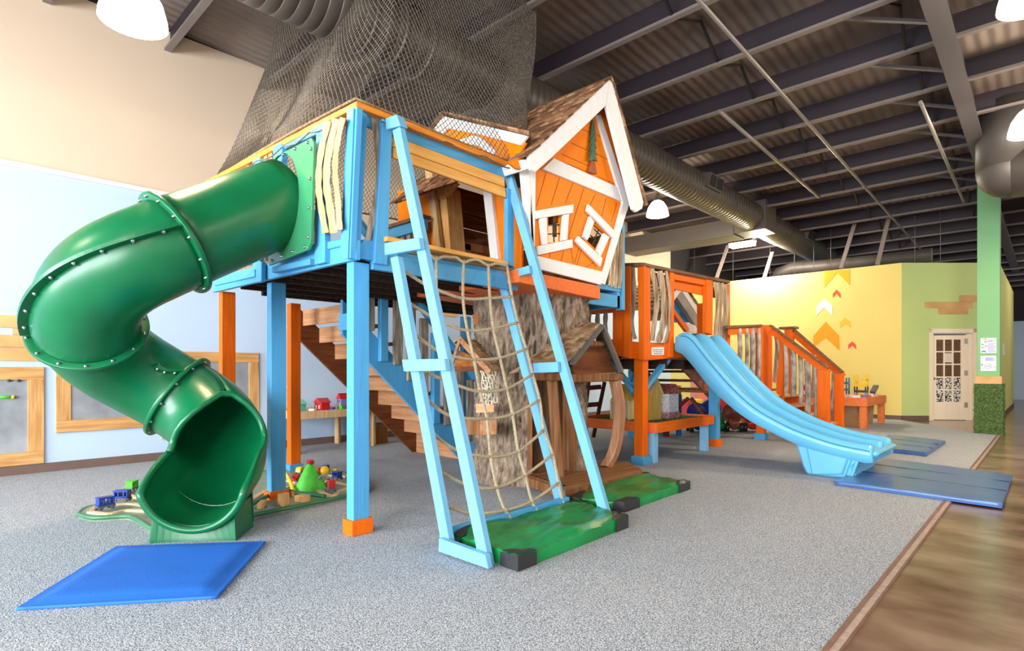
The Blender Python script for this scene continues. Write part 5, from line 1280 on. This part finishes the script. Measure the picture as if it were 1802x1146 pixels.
put(WG, 185, 897, hdg((165, 897), (205, 890)), 'blue toy wagon nearest the left tip of the train board', s=1.15)
put(WG, 215, 884, hdg((200, 886), (235, 885)), 'blue toy wagon on the middle of the left track loop', s=1.15)
put(WG, 232, 865, hdg((222, 868), (245, 859)), 'bright green toy wagon on the back track loop', s=1.1, m_=TGr)
put(EN, 262, 894, hdg((262, 898), (262, 888)), 'red toy engine beside the green chute rim', s=1.25)
put(EN, 273, 852, hdg((260, 856), (285, 854)), 'small red toy engine at the back of the left board', s=.9)
put(CA, 521, 848, hdg((530, 844), (512, 852)), 'red and white toy car in front of the green tunnel hill, left side', s=1.2)
put(CA, 529, 833, hdg((520, 836), (538, 830)), 'yellow toy truck beside the orange tower post plinth', s=1.2, m_=TYe)
put(WG, 572, 832, hdg((560, 836), (580, 830)), 'blue toy wagon behind the red block on the train board', s=.9)
put(WG, 593, 845, hdg((580, 846), (600, 850)), 'dark blue toy wagon close to the light blue corner post', s=1.0)
put(EN, 581, 866, hdg((592, 870), (572, 860)), 'black toy engine leaving the green tunnel hill', s=1.15, m_=tcol('toy_black', '26262A'), child='boiler')
hl = thing('tunnel_hill', 'bright green toy hill with grey arched tunnel mouth and yellow cap', 'toy tunnel', tuple(onZ(548, 858, ZB)), gT)
hp = onZ(546, 860, ZB); hd = ray(546, 650); hd.z = 0; hd.normalize(); hs_ = V((-hd.y, hd.x, 0)) * -1
m = MB(); rows_ = []
for i in range(7):
    f = i / 6; r_ = .125 * (1 - f) ** .8 + .02; rows_.append([hp + hs_ * (r_ * math.cos(2 * math.pi * k / 14) * (1 + .08 * math.sin(k * 3 + i))) + hd * (r_ * .8 * math.sin(2 * math.pi * k / 14)) + V((0, 0, .24 * f)) for k in range(14)])
m.grid(rows_, True); m.add(rows_[-1], [tuple(range(14))]); m.build('hill', mat('hill_green', '4CCB3A', .5, .15, 14), hl)
ar = [hp + hs_ * (.12 + .05 * math.cos(a)) + hd * -.05 + V((0, 0, .07 + .06 * math.sin(a))) for a in [math.pi * k / 8 for k in range(9)]]
ar = [V((ar[0].x, ar[0].y, ZB))] + ar + [V((ar[-1].x, ar[-1].y, ZB))]
one('tube', ar, .012, 6).build('tunnel_arch', mat('arch_grey', '8C8E98', .5, .05), hl); one('sphere', hp + hs_ * .13 + V((0, 0, .16)), (.045, .045, .05), 10, 8).build('yellow_cap', TYe, hl)
one('obox', hp + hs_ * .0 + V((0, 0, .255)), (.07, .05, .04)).build('red_roof', TRd, hl, bev=.008)
gB = 'wooden blocks on the train board'
def block(px, py, sx, sy, sz, colr, label, rz=.3, z=ZB, name='toy_block', cat='toy block', group=gB):
    p = onZ(px, py, z); c, s_ = math.cos(rz), math.sin(rz); o = one('obox', p + V((0, 0, sz / 2)), (sx, sy, sz), (c, s_, 0), (-s_, c, 0)).build(name, colr, org=p, bev=.004); tag(o, label, cat, group); return o
block(499, 890, .07, .07, .105, PINEX, 'upright pine block between the orange plinth and round block'); block(532, 883, .12, .07, .055, PINEX, 'long low pine block right of the upright pine block')
block(461, 893, .13, .05, .05, PINEX, 'orange brown long block beside the green chute', -.6); block(515, 873, .11, .05, .05, CEDAR, 'brown block behind the green ridge', .2); block(560, 838, .06, .05, .09, TRd, 'red block behind the yellow cap of the tunnel hill')
block(590, 833, .08, .05, .05, TYe, 'yellow block near the back edge of the train board')
ar2 = thing('toy_arch', 'yellow toy bridge arch next to the blue tower post', 'toy bridge', tuple(onZ(505, 860, ZB)), gB); pA, pB = onZ(502, 846, ZB), onZ(516, 866, ZB)
one('tube', smooth([pA + V((0, 0, .07)), pA.lerp(pB, .3) + V((0, 0, .08)), pA.lerp(pB, .75) + V((0, 0, .05)), pB], 0, 5), .018, 8).build('arch_beam', TYe, ar2)
# ================================================================ PLAY TABLES AGAINST THE BLUE WALL
def beechtable(y0, y1, x0, x1, zt, label, marks=False):
    t = thing('play_table', label, 'play table', ((x0 + x1) / 2, (y0 + y1) / 2, 0), 'pine toy tables by the blue wall')
    one('box', x0 + .02, x1 - .02, y0 + .02, y1 - .02, zt - .05, zt - .02).build('tabletop', TRK, t)
    for a in ((x0, x1, y0, y0 + .03), (x0, x1, y1 - .03, y1), (x0, x0 + .03, y0 + .03, y1 - .03), (x1 - .03, x1, y0 + .03, y1 - .03)): one('box', *a, zt - .10, zt + .012).build('apron', PINEB, t, bev=.003)
    for x in (x0 + .03, x1 - .13):
        for y_ in (y0 + .03, y1 - .13):
            l = MB(); l.box(x, x + .1, y_, y_ + .03, .012, zt - .1); l.box(x, x + .03, y_ + .03, y_ + .1, .012, zt - .1); l.build('leg', PINEB, t, bev=.003)
    return t
PINEB = wood('pale_pine', 'D2A878', 'E4C094', 2, .5, .1, .2)
beechtable(3.62, 4.78, -8.38, -7.55, .60, 'pale pine toy table crowded with coloured toys behind the orange tower posts'); beechtable(4.84, 6.0, -8.38, -7.55, .60, 'pale pine toy table half hidden by the brown stair stringer')
stl = thing('stool', 'small brown wooden stool under the stairs beside the pine tables', 'stool', (-7.3, 5.35, 0)); q = onZ(661, 781, 0); 
one('box', q.x - .16, q.x + .16, q.y - .14, q.y + .16, .29, .325).build('seat', wood('stool_brown', '9A6434', 'B47C48', 0, .5, .15, .2), stl, bev=.006)
for dx in (-.14, .11): one('box', q.x + dx, q.x + dx + .03, q.y - .12, q.y + .14, .012, .29).build('leg_panel', wood('stool_leg_brown', '8E5A2E', 'A87040', 2, .5, .15, .2), stl, bev=.004)
one('box', q.x - .11, q.x + .11, q.y - .02, q.y + .02, .18, .24).build('stretcher', CEDAR, stl)
stl.location = (q.x, q.y, 0)
for c in stl.children: c.location = -V((q.x, q.y, 0)) + V((-7.3, 5.35, 0))
gW = 'toys on the pine tables'; zt = .585
def toyhouse(x, y_, z, w_, d_, h_, m1, m2, label, group):
    t = thing('toy_house', label, 'toy house', (x, y_, z), group); one('box', x - w_ / 2, x + w_ / 2, y_ - d_ / 2, y_ + d_ / 2, z, z + h_).build('walls', m1, t, bev=.003)
    one('prism', [(x - w_ * .6, y_ - d_ * .6, z + h_), (x + w_ * .6, y_ - d_ * .6, z + h_), (x, y_ - d_ * .6, z + h_ * 1.5)], (0, d_ * 1.2, 0)).build('roof', m2, t)
    for k in (-.22, .22): one('box', x + k * w_ - .012, x + k * w_ + .012, y_ - d_ / 2 - .004, y_ - d_ / 2 + .001, z + h_ * .3, z + h_ * .7).build('window', TWh, t)
    return t
TEAL = tcol('toy_teal', '4FB0A0'); LIL = tcol('toy_lilac', '8A80B8'); ORG_ = tcol('toy_orange', 'E88030')
toyhouse(-7.85, 3.78, zt, .26, .16, .12, TEAL, tcol('toy_mint', '70C8B8'), 'teal toy building with mint roof next to the orange tower post', gW); toyhouse(-7.75, 4.12, zt, .2, .14, .13, TRd, TRd, 'red roofed toy house in the middle of the first pine table', gW)
toyhouse(-7.75, 4.45, zt, .12, .12, .17, LIL, TRd, 'tall lilac toy tower with red roof on the first pine table', gW)
def tblk(x, y_, sx, sy, sz, m_, label, rz=.3, z=zt, group=gW, name='toy_block', cat='toy'):
    c, s_ = math.cos(rz), math.sin(rz); o = one('obox', (x, y_, z + sz / 2), (sx, sy, sz), (c, s_, 0), (-s_, c, 0)).build(name, m_, org=(x, y_, z), bev=.005); tag(o, label, cat, group); return o
tblk(-7.65, 3.92, .1, .06, .05, TWh, 'white block in front of the teal toy building'); tblk(-7.63, 4.22, .07, .05, .06, TB_, 'blue block in front of the red roofed toy house'); tblk(-7.62, 4.36, .06, .06, .08, TGr, 'green block beside the lilac toy tower'); tblk(-7.6, 4.55, .14, .05, .05, TRK, 'pale wooden block at the right end of the first pine table')
aw2 = smooth([V((-7.62, 4.66, zt)), V((-7.62, 4.66, zt + .1)), V((-7.62, 4.72, zt + .13)), V((-7.62, 4.77, zt + .1)), V((-7.62, 4.77, zt))], 0, 4)
tag(one('tube', aw2, .016, 8).build('toy_bridge', tcol('toy_steel_blue', '5A7C98'), org=(-7.62, 4.7, zt)), 'grey blue toy arch at the gap between the pine tables', 'toy', gW)
tblk(-7.66, 5.1, .12, .06, .07, tcol('toy_black', '26262A'), 'black toy engine on the second pine table beside the stairs'); tblk(-7.7, 5.3, .1, .06, .05, TRK, 'pale block behind the black toy engine on the second pine table'); tblk(-7.66, 4.95, .05, .05, .06, tcol('toy_grey_light', '9AA0A8'), 'small grey block on the second pine table near the corner post')
bs = thing('toy_bin', 'dark bin of mixed toys on the carpet past the pine tables', 'toy bin', (-7.6, 6.5, 0)); one('box', -7.9, -7.3, 6.3, 6.9, .012, .3).build('bin', tcol('bin_purple', '5A4A62'), bs, bev=.02)
for k in range(5): one('sphere', (-7.8 + .1 * k, 6.45 + .08 * (k % 2), .32), .07, 10, 8).build('toy_ball', (TRd, LIL, TB_, TWh, TGr)[k], bs)
# ================================================================ ORANGE SAND TABLE UNDER THE PLATFORM
ot = thing('turf_table', 'orange play table with grass top and light blue legs under the orange platform', 'play table', (-4.3, 7.1, 0))
tx0, tx1, ty0, ty1, tz = -4.86, -3.56, 6.36, 8.04, .53
XO2 = XO
for a in ((tx0, tx1, ty0, ty0 + .04), (tx0, tx1, ty1 - .04, ty1)): one('box', *a, .40, tz).build('apron', SALMON, ot, bev=.004)
for a in ((tx0, tx0 + .04, ty0 + .04, ty1 - .04), (tx1 - .04, tx1, ty0 + .04, ty1 - .04)): one('box', *a, .40, tz).build('apron', YO, ot, bev=.004)
m = MB(); m.box(tx0 + .04, tx1 - .04, ty0 + .04, ty1 - .04, .44, .49); turf_face(V((tx0 + .05, ty0 + .05, .49)), V((1, 0, 0)), 0, 0, V((0, 0, 1)), 1)
for _ in range(2600):
    p = V((TR.uniform(tx0 + .05, tx1 - .05), TR.uniform(ty0 + .05, ty1 - .05), .49)); s_ = V((TR.uniform(-1, 1), TR.uniform(-1, 1), 0)) * .008; m.add([p - s_, p + s_, p + V((TR.uniform(-.012, .012), TR.uniform(-.012, .012), .028))], [(0, 1, 2)])
m.build('grass_top', mat('table_turf', '3A4A1E', .9, .3, 30, col2='66803A'), ot)
LBP = wood('pale_blue_leg', '8CC4EA', None, 2, .45, .05, .1)
for x in (tx0 + .06, tx1 - .15):
    for y_ in (ty0 + .05, ty1 - .16): one('box', x, x + .09, y_, y_ + .11, .012, .40).build('leg', LBP, ot, bev=.004)
dhp = onZ(1090, 742, .5)
dh = thing('dollhouse', 'open fronted pale wooden dollhouse standing on the grass topped table', 'dollhouse', tuple(dhp), None)
x0, y0 = -4.5, 6.75; z0 = .492; PALE = wood('pale_birch', 'DCC490', 'EBDCB0', 2, .5, .08, .1); YELW = wood('yellow_birch', 'D8B050', 'E8C870', 2, .5, .08, .1)
one('box', x0, x0 + .3, y0 + .24, y0 + .26, z0, z0 + .27).build('back_panel', PALE, dh)
for zz in (z0, z0 + .25): one('box', x0, x0 + .3, y0, y0 + .25, zz, zz + .02).build('floor_panel', PALE, dh)
for xx in (x0, x0 + .28): one('box', xx, xx + .02, y0, y0 + .25, z0 + .02, z0 + .25).build('side_panel', PALE, dh)
one('prism', [(x0 + .0, y0, z0 + .27), (x0 + .15, y0, z0 + .5), (x0 + .3, y0, z0 + .27)], (0, .25, 0)).build('roof', YELW, dh)
dh.location = (x0 + .15, y0 + .12, z0)
for c in dh.children: c.location = V(dhp) - V(dh.location)
d2_ = thing('dollhouse', 'tall yellow dollhouse wall with gable beside the curved porch post', 'dollhouse', (-4.1, 7.0, z0)); one('prism', [(-4.16, 6.9, z0), (-4.16, 7.22, z0), (-4.16, 7.22, z0 + .38), (-4.16, 7.06, z0 + .58), (-4.16, 6.9, z0 + .38)], (.2, 0, 0)).build('house_body', YELW, d2_, bev=.004); one('prism', [(-4.2, 7.24, z0 + .36), (-4.2, 7.06, z0 + .6), (-4.2, 6.88, z0 + .36), (-4.2, 7.06, z0 + .57)], (.27, 0, 0)).build('roof', PALE, d2_)
d3_ = thing('dollhouse', 'white flowered dollhouse with red base nearest the orange platform post', 'dollhouse', (-3.95, 7.4, z0)); one('box', -4.1, -3.88, 7.3, 7.6, z0, z0 + .1).build('base', mat('red_flowers', 'A03040', .6, .4, 40, col2='D8B0B0'), d3_); one('box', -4.09, -3.89, 7.31, 7.59, z0 + .1, z0 + .36).build('walls', mat('flower_print', 'C8CCE4', .6, .3, 34, col2='E8E8F0', ramp=(.35, .5)), d3_); one('prism', [(-4.12, 7.28, z0 + .36), (-4.12, 7.62, z0 + .36), (-4.12, 7.45, z0 + .5)], (.26, 0, 0)).build('roof', mat('red_roof_dots', '8A3038', .6, .3, 30, col2='C07868'), d3_)
# dark ladder shelf behind porch
lsx = onZ(1035, 775, 0); ls = thing('ladder', 'dark brown wooden ladder leaning behind the porch', 'ladder', tuple(lsx)); D_l = 8.6
DRK = wood('ladder_brown', '4A1E14', '6A3222', 2, .6, .15, .2)
for (a, b) in (((1024, 775), (1036, 672)), ((1044, 770), (1064, 672))): one('beam', lat(*a, D_l), lat(*b, D_l), .06, .05, (SN, CS, 0)).build('ladder_rail', DRK, ls, bev=.004)
for yy in (683, 713, 742): one('beam', lat(1022, yy + 1, D_l - .03), lat(1058, yy - 2, D_l - .03), .03, .07, (0, 0, 1)).build('ladder_rung', DRK, ls, bev=.004)
# blue trestle table with orange top
bt = thing('trestle_table', 'small orange topped table with blue crossed legs behind the turf table', 'table', (-5.2, 9.4, 0)); TBL = wood('trestle_blue', '256EA6', None, 2, .5, .06, .1)
P1, P2 = lat(1146, 690, 10.1), lat(1196, 692, 10.1); ux = (P2 - P1).normalized(); ux.z = 0; uy = V((-ux.y, ux.x, 0)); cB = (P1 + P2) / 2; L_ = (P2 - P1).length
one('obox', V((cB.x, cB.y, .83)) + uy * .25, (L_ * 1.05, .6, .16), ux, uy).build('tabletop', SALMON, bt, bev=.005)
for k in (-.47, 0, .47): one('obox', V((cB.x, cB.y, .38)) + ux * L_ * k, (.09, .06, .74), ux, uy).build('leg', TBL, bt, bev=.004)
one('beam', V((cB.x, cB.y, .1)) - ux * L_ * .35 - uy * .04, V((cB.x, cB.y, .72)) + ux * L_ * .3 - uy * .04, .05, .1, uy).build('brace', TBL, bt, bev=.004); one('beam', V((cB.x, cB.y, .6)) - ux * L_ * -.1 - uy * .05, V((cB.x, cB.y, .1)) + ux * L_ * .45 - uy * .05, .05, .1, uy).build('brace', TBL, bt, bev=.004)
one('obox', V((cB.x, cB.y, .4)) + uy * .5, (L_, .03, .7), ux, uy).build('back_panel', wood('trestle_panel_blue', '1A4A78', None, 2, .6, .06, .1), bt)
# ================================================================ RIDE-ON TOYS
gR = 'plastic ride-on toys parked beside the platform posts'
def rideon(px, py, D, m_, label, rz, s=1.0):
    p = lat(px, py, D); p.z = .012; t = thing('ride_on_toy', label, 'ride-on toy', tuple(p), gR); c, s_ = math.cos(rz), math.sin(rz)
    W_ = lambda x, y_, z: p + V((c * x - s_ * y_, s_ * x + c * y_, z)) * s
    rows_ = []
    prof = [(.0, .0), (.12, .015), (.18, .05), (.2, .1), (.17, .11), (.1, .06), (0, .05)]
    m = MB(); m.lathe(W_(0, 0, .33), [(a * s, b * s) for a, b in prof], 20, (V((c, s_, .35))).normalized()); m.build('back_shell', m_, t)
    m = MB(); b = [W_(-.05, 0, .14), W_(.12, 0, .17), W_(.28, 0, .16), W_(.36, 0, .12)]; m.tube(smooth(b, 0, 4), [.1 * s] * 4 + [.11 * s] * 4 + [.1 * s] * 4 + [.05 * s], 12); m.build('body', m_, t)
    for x, y_ in ((0, -.16), (0, .16), (.28, -.13), (.28, .13)):
        one('cyl', W_(x, y_ - .035, .09), W_(x, y_ + .035, .09), .09 * s, 14).build('wheel', tcol('tyre_black', '1E1E20'), t, bev=.01)
    return t
RB, RG, RR_, RT = tcol('ride_blue', '1E4CA8'), tcol('ride_green', '2E8A34'), tcol('ride_red', 'C03018'), tcol('ride_brown', '8A4A38')
rideon(1226, 752, 10.9, RB, 'blue ride-on toy nearest the turf table corner', -1.0); rideon(1250, 748, 11.6, RB, 'blue ride-on toy with raised shell behind the nearer blue one', -1.0, 1.05); rideon(1262, 757, 11.0, RG, 'small green ride-on toy left of the blue post', -.8, .7)
rideon(1287, 758, 11.0, RT, 'brown ride-on toy right of the blue post', -1.0, .95); rideon(1296, 745, 11.9, tcol('ride_salmon', 'D88468'), 'salmon ride-on toy behind the brown one', -1.0, 1.05); rideon(1318, 760, 11.0, RR_, 'red ride-on toy under the double slide', -1.0, .95)
# play panels in the back
pp_ = thing('play_cube', 'salmon play cube with round red opening behind the ride-on toys', 'play cube', tuple(lat(1250, 740, 14.4)))
a = lat(1254, 737, 14.2); ex_ = V((CS, SN, 0)); ey_ = V((-SN, CS, 0)); SAL = tcol('cube_salmon', 'F0907C')
one('obox', V((a.x, a.y, .513)), (.95, .6, 1.0), ex_, ey_).build('cube', SAL, pp_, bev=.03); m = MB(); m.lathe(V((a.x, a.y, .513)) - ey_ * .3 + ex_ * .08, [(0, .02), (.28, .02), (.3, 0)], 24, -ey_); m.build('round_opening', TRd, pp_)
for c in pp_.children: pass
gp_ = thing('play_cube', 'lime green play cube behind the blue double slide', 'play cube', tuple(lat(1300, 737, 14.4))); a = lat(1312, 737, 14.6)
one('obox', V((a.x, a.y, .413)), (.7, .5, .8), ex_, ey_).build('cube', tcol('cube_green', '94CC58'), gp_, bev=.03)
for px, cc_, lb in ((1218, 'F0C848', 'yellow toy crate on the floor left of the salmon cube'), (1204, 'D8485C', 'red toy crate behind the blue crossed legs')):
    a = lat(px, 737, 13.6); o = one('obox', V((a.x, a.y, .25)), (.4, .4, .48), ex_, ey_).build('toy_crate', tcol('crate_' + cc_, cc_), org=(a.x, a.y, .01), bev=.02); tag(o, lb, 'crate', 'toy crates at the back')
# ================================================================ ORANGE TOY TABLE AT THE YELLOW WALL
rt = thing('toy_table', 'orange wooden table covered with small toys in front of the yellow wall', 'table', (-3.2, 13.8, 0)); SOR = wood('orange_table_paint', 'E4763C', 'EE8A50', 1, .5, .08, .1)
kx0, kx1, ky0, ky1, kz = -4.3, -2.62, 12.95, 14.75, .63
one('box', kx0 + .03, kx1 - .03, ky0 + .03, ky1 - .03, kz - .06, kz - .03).build('tabletop', SOR, rt)
for a in ((kx0, kx1, ky0, ky0 + .04), (kx0, kx1, ky1 - .04, ky1), (kx0, kx0 + .04, ky0 + .04, ky1 - .04), (kx1 - .04, kx1, ky0 + .04, ky1 - .04)): one('box', *a, kz - .17, kz).build('apron', SOR, rt, bev=.004)
for x in (kx0 + .02, kx1 - .14):
    for y_ in (ky0 + .02, ky1 - .16): one('box', x, x + .12, y_, y_ + .12, .012, kz - .17).build('leg', SOR, rt, bev=.004)
gK = 'toys on the orange table'; zk_ = kz - .03
toyhouse(-3.75, 13.25, zk_, .34, .2, .2, TRd, TRd, 'red toy barn at the stair end of the orange table', gK); toyhouse(-3.5, 13.15, zk_, .22, .16, .12, TWh, ORG_, 'white toy cottage in front of the red toy barn', gK)
for k, (x, y_, sx, sy, sz, m_, lb) in enumerate(((-3.3, 13.3, .16, .1, .12, TEAL, 'teal toy box beside the white cottage'), (-3.2, 13.15, .2, .1, .07, TYe, 'yellow toy truck at the front edge of the orange table'), (-3.05, 13.3, .22, .12, .08, tcol('toy_tan', 'C8B090'), 'tan toy vehicle in front of the blue toy tower'),
        (-2.9, 13.25, .18, .1, .07, TWh, 'white toy car near the leg corner of the orange table'), (-3.45, 13.5, .2, .2, .16, LIL, 'lilac toy garage behind the teal box'), (-2.8, 13.75, .2, .1, .06, ORG_, 'orange toy car right of the yellow toy tower'), (-2.78, 14.2, .26, .12, .08, TWh, 'white toy digger base at the far end of the orange table'))):
    tblk(x, y_, sx, sy, sz, m_, lb, .2 + .2 * k, zk_, gK, 'toy', 'toy')
def ttower(p, cols_, label, w_, hs):
    t = thing('toy_tower', label, 'toy tower', p, gK); z = p[2]
    for k, c in enumerate(cols_):
        f = MB(); f.box(p[0] - w_ / 2, p[0] + w_ / 2, p[1] - w_ / 2, p[1] + w_ / 2, z, z + hs * .35)
        for dx in (-1, 1):
            for dy in (-1, 1): f.box(p[0] + dx * w_ * .45 - .012, p[0] + dx * w_ * .45 + .012, p[1] + dy * w_ * .45 - .012, p[1] + dy * w_ * .45 + .012, z + hs * .3, z + hs)
        f.build('level', c, t); z += hs
ttower((-3.25, 13.75, zk_), (TB_, tcol('toy_mid_blue', '2E78B8'), tcol('toy_mid_blue2', '2E70B0')), 'blue open toy tower in the middle of the orange table', .24, .14)
ttower((-2.85, 13.55, zk_), (LIL, tcol('toy_dark', '3A3430'), TYe, TYe), 'yellow and black toy parking tower on the orange table', .22, .12)
m = MB(); pD = V((-2.75, 14.25, zk_)); m.obox(pD + V((0, 0, .17)), (.1, .36, .05), (1, 0, 0), (0, .93, .36), (0, -.36, .93)); m.cyl(pD + V((0, -.1, .05)), pD + V((0, -.02, .16)), .03, 8); tag(m.build('toy_ramp', tcol('toy_dark_grey', '4A4A52'), org=pD), 'dark grey toy ramp at the far end of the orange table', 'toy', gK)
gb_ = MB()
bx = thing('cardboard_box', 'open brown cardboard box leaning under the orange toy table', 'box', (-3.1, 13.75, 0)); CARD = mat('cardboard', 'A87C50', .8, .1, 3, col2='C0966A')
a0, a1, a2, a3 = (-3.75, 13.2), (-2.88, 13.35), (-2.80, 14.35), (-3.65, 14.25)
for p, q in ((a0, a1), (a1, a2), (a2, a3), (a3, a0)): one('prism', [(p[0], p[1], .012), (q[0], q[1], .012), (q[0] * 1.0 + .02, q[1] + .03, .45), (p[0] + .0, p[1] + .02, .43)], V((p[1] - q[1], q[0] - p[0], 0)).normalized() * .012).build('box_side', CARD, bx)
bb_ = thing('toy_crate', 'blue and white toy box under the stair end of the orange table', 'crate', (-4.05, 13.3, 0), 'toy crates at the back'); one('box', -4.2, -3.85, 13.15, 13.55, .012, .28).build('crate', TB_, bb_, bev=.01); one('box', -4.22, -3.83, 13.13, 13.57, .28, .33).build('crate_lid', TWh, bb_, bev=.01)
# groups for repeats of the setting's fittings
for o in bpy.data.objects:
    b_ = o.name.split('.')[0]
    if b_ == 'pendant_lamp': o['group'] = 'glowing dome lamps'
    if b_ == 'chevron_art_decal': o['group'] = 'arrow decals on the yellow wall'
    if b_ == 'notice_sign': o['group'] = 'notices on the green column'
    if b_ == 'cloud_art': o['group'] = 'pine plank clouds on the walls'
    if b_ == 'dollhouse': o['group'] = 'dollhouses on the turf table'
    if b_ == 'play_cube': o['group'] = 'play cubes at the back'
    if b_ == 'ceiling_pipe' and not o.parent: o['group'] = 'grey pipes under the roof'
# ================================================================ camera, light, view
cam = bpy.data.cameras.new('camera'); cam.sensor_width = 36; cam.lens = 36 * FPX / 1802; cam.shift_y = (650 - 573) / 1802; cam.clip_end = 200
co = bpy.data.objects.new('camera', cam); COL.objects.link(co); co.location = EYEP; co.rotation_euler = (math.pi / 2, 0, YAW); SC.camera = co
w = bpy.data.worlds.new('world'); SC.world = w; w.use_nodes = True
w.node_tree.nodes['Background'].inputs[0].default_value = (.62, .75, .95, 1); w.node_tree.nodes['Background'].inputs[1].default_value = 1.0
def area(name, loc, rot, sx, sy, power, colr):
    l = bpy.data.lights.new(name, 'AREA'); l.shape = 'RECTANGLE'; l.size = sx; l.size_y = sy; l.energy = power; l.color = colr
    o = bpy.data.objects.new(name, l); COL.objects.link(o); o.location = loc; o.rotation_euler = rot; return o
for i, (a, b) in enumerate(zip(xs[1::2], xs[2::2])):
    area('window_daylight', ((a + b) / 2, -7.3, (wz0 + wz1) / 2), (math.pi / 2, 0, 0), b - a, wz1 - wz0, 520, (.92, .96, 1))
# unseen high-bay lamps of the hall, one of them added to brighten the door
for (x, y_) in ((-5.5, -2.5), (-1.5, -2.5), (2.5, -2.5), (4.5, 4), (.7, 10.0), (4.5, 10), (3, 16), (1.5, 22)):
    l = bpy.data.lights.new('unseen_lamp', 'POINT'); l.energy = 110; l.color = (1, .88, .72); l.shadow_soft_size = .25
    o = bpy.data.objects.new('unseen_lamp', l); COL.objects.link(o); o.location = (x, y_, 4.3)
vs = SC.view_settings; vs.view_transform = 'Standard'; vs.look = 'None'; vs.gamma = 1; vs.use_curve_mapping = False; vs.exposure = .6
SC.cycles.use_denoising = True
SC.cycles.max_bounces = 8
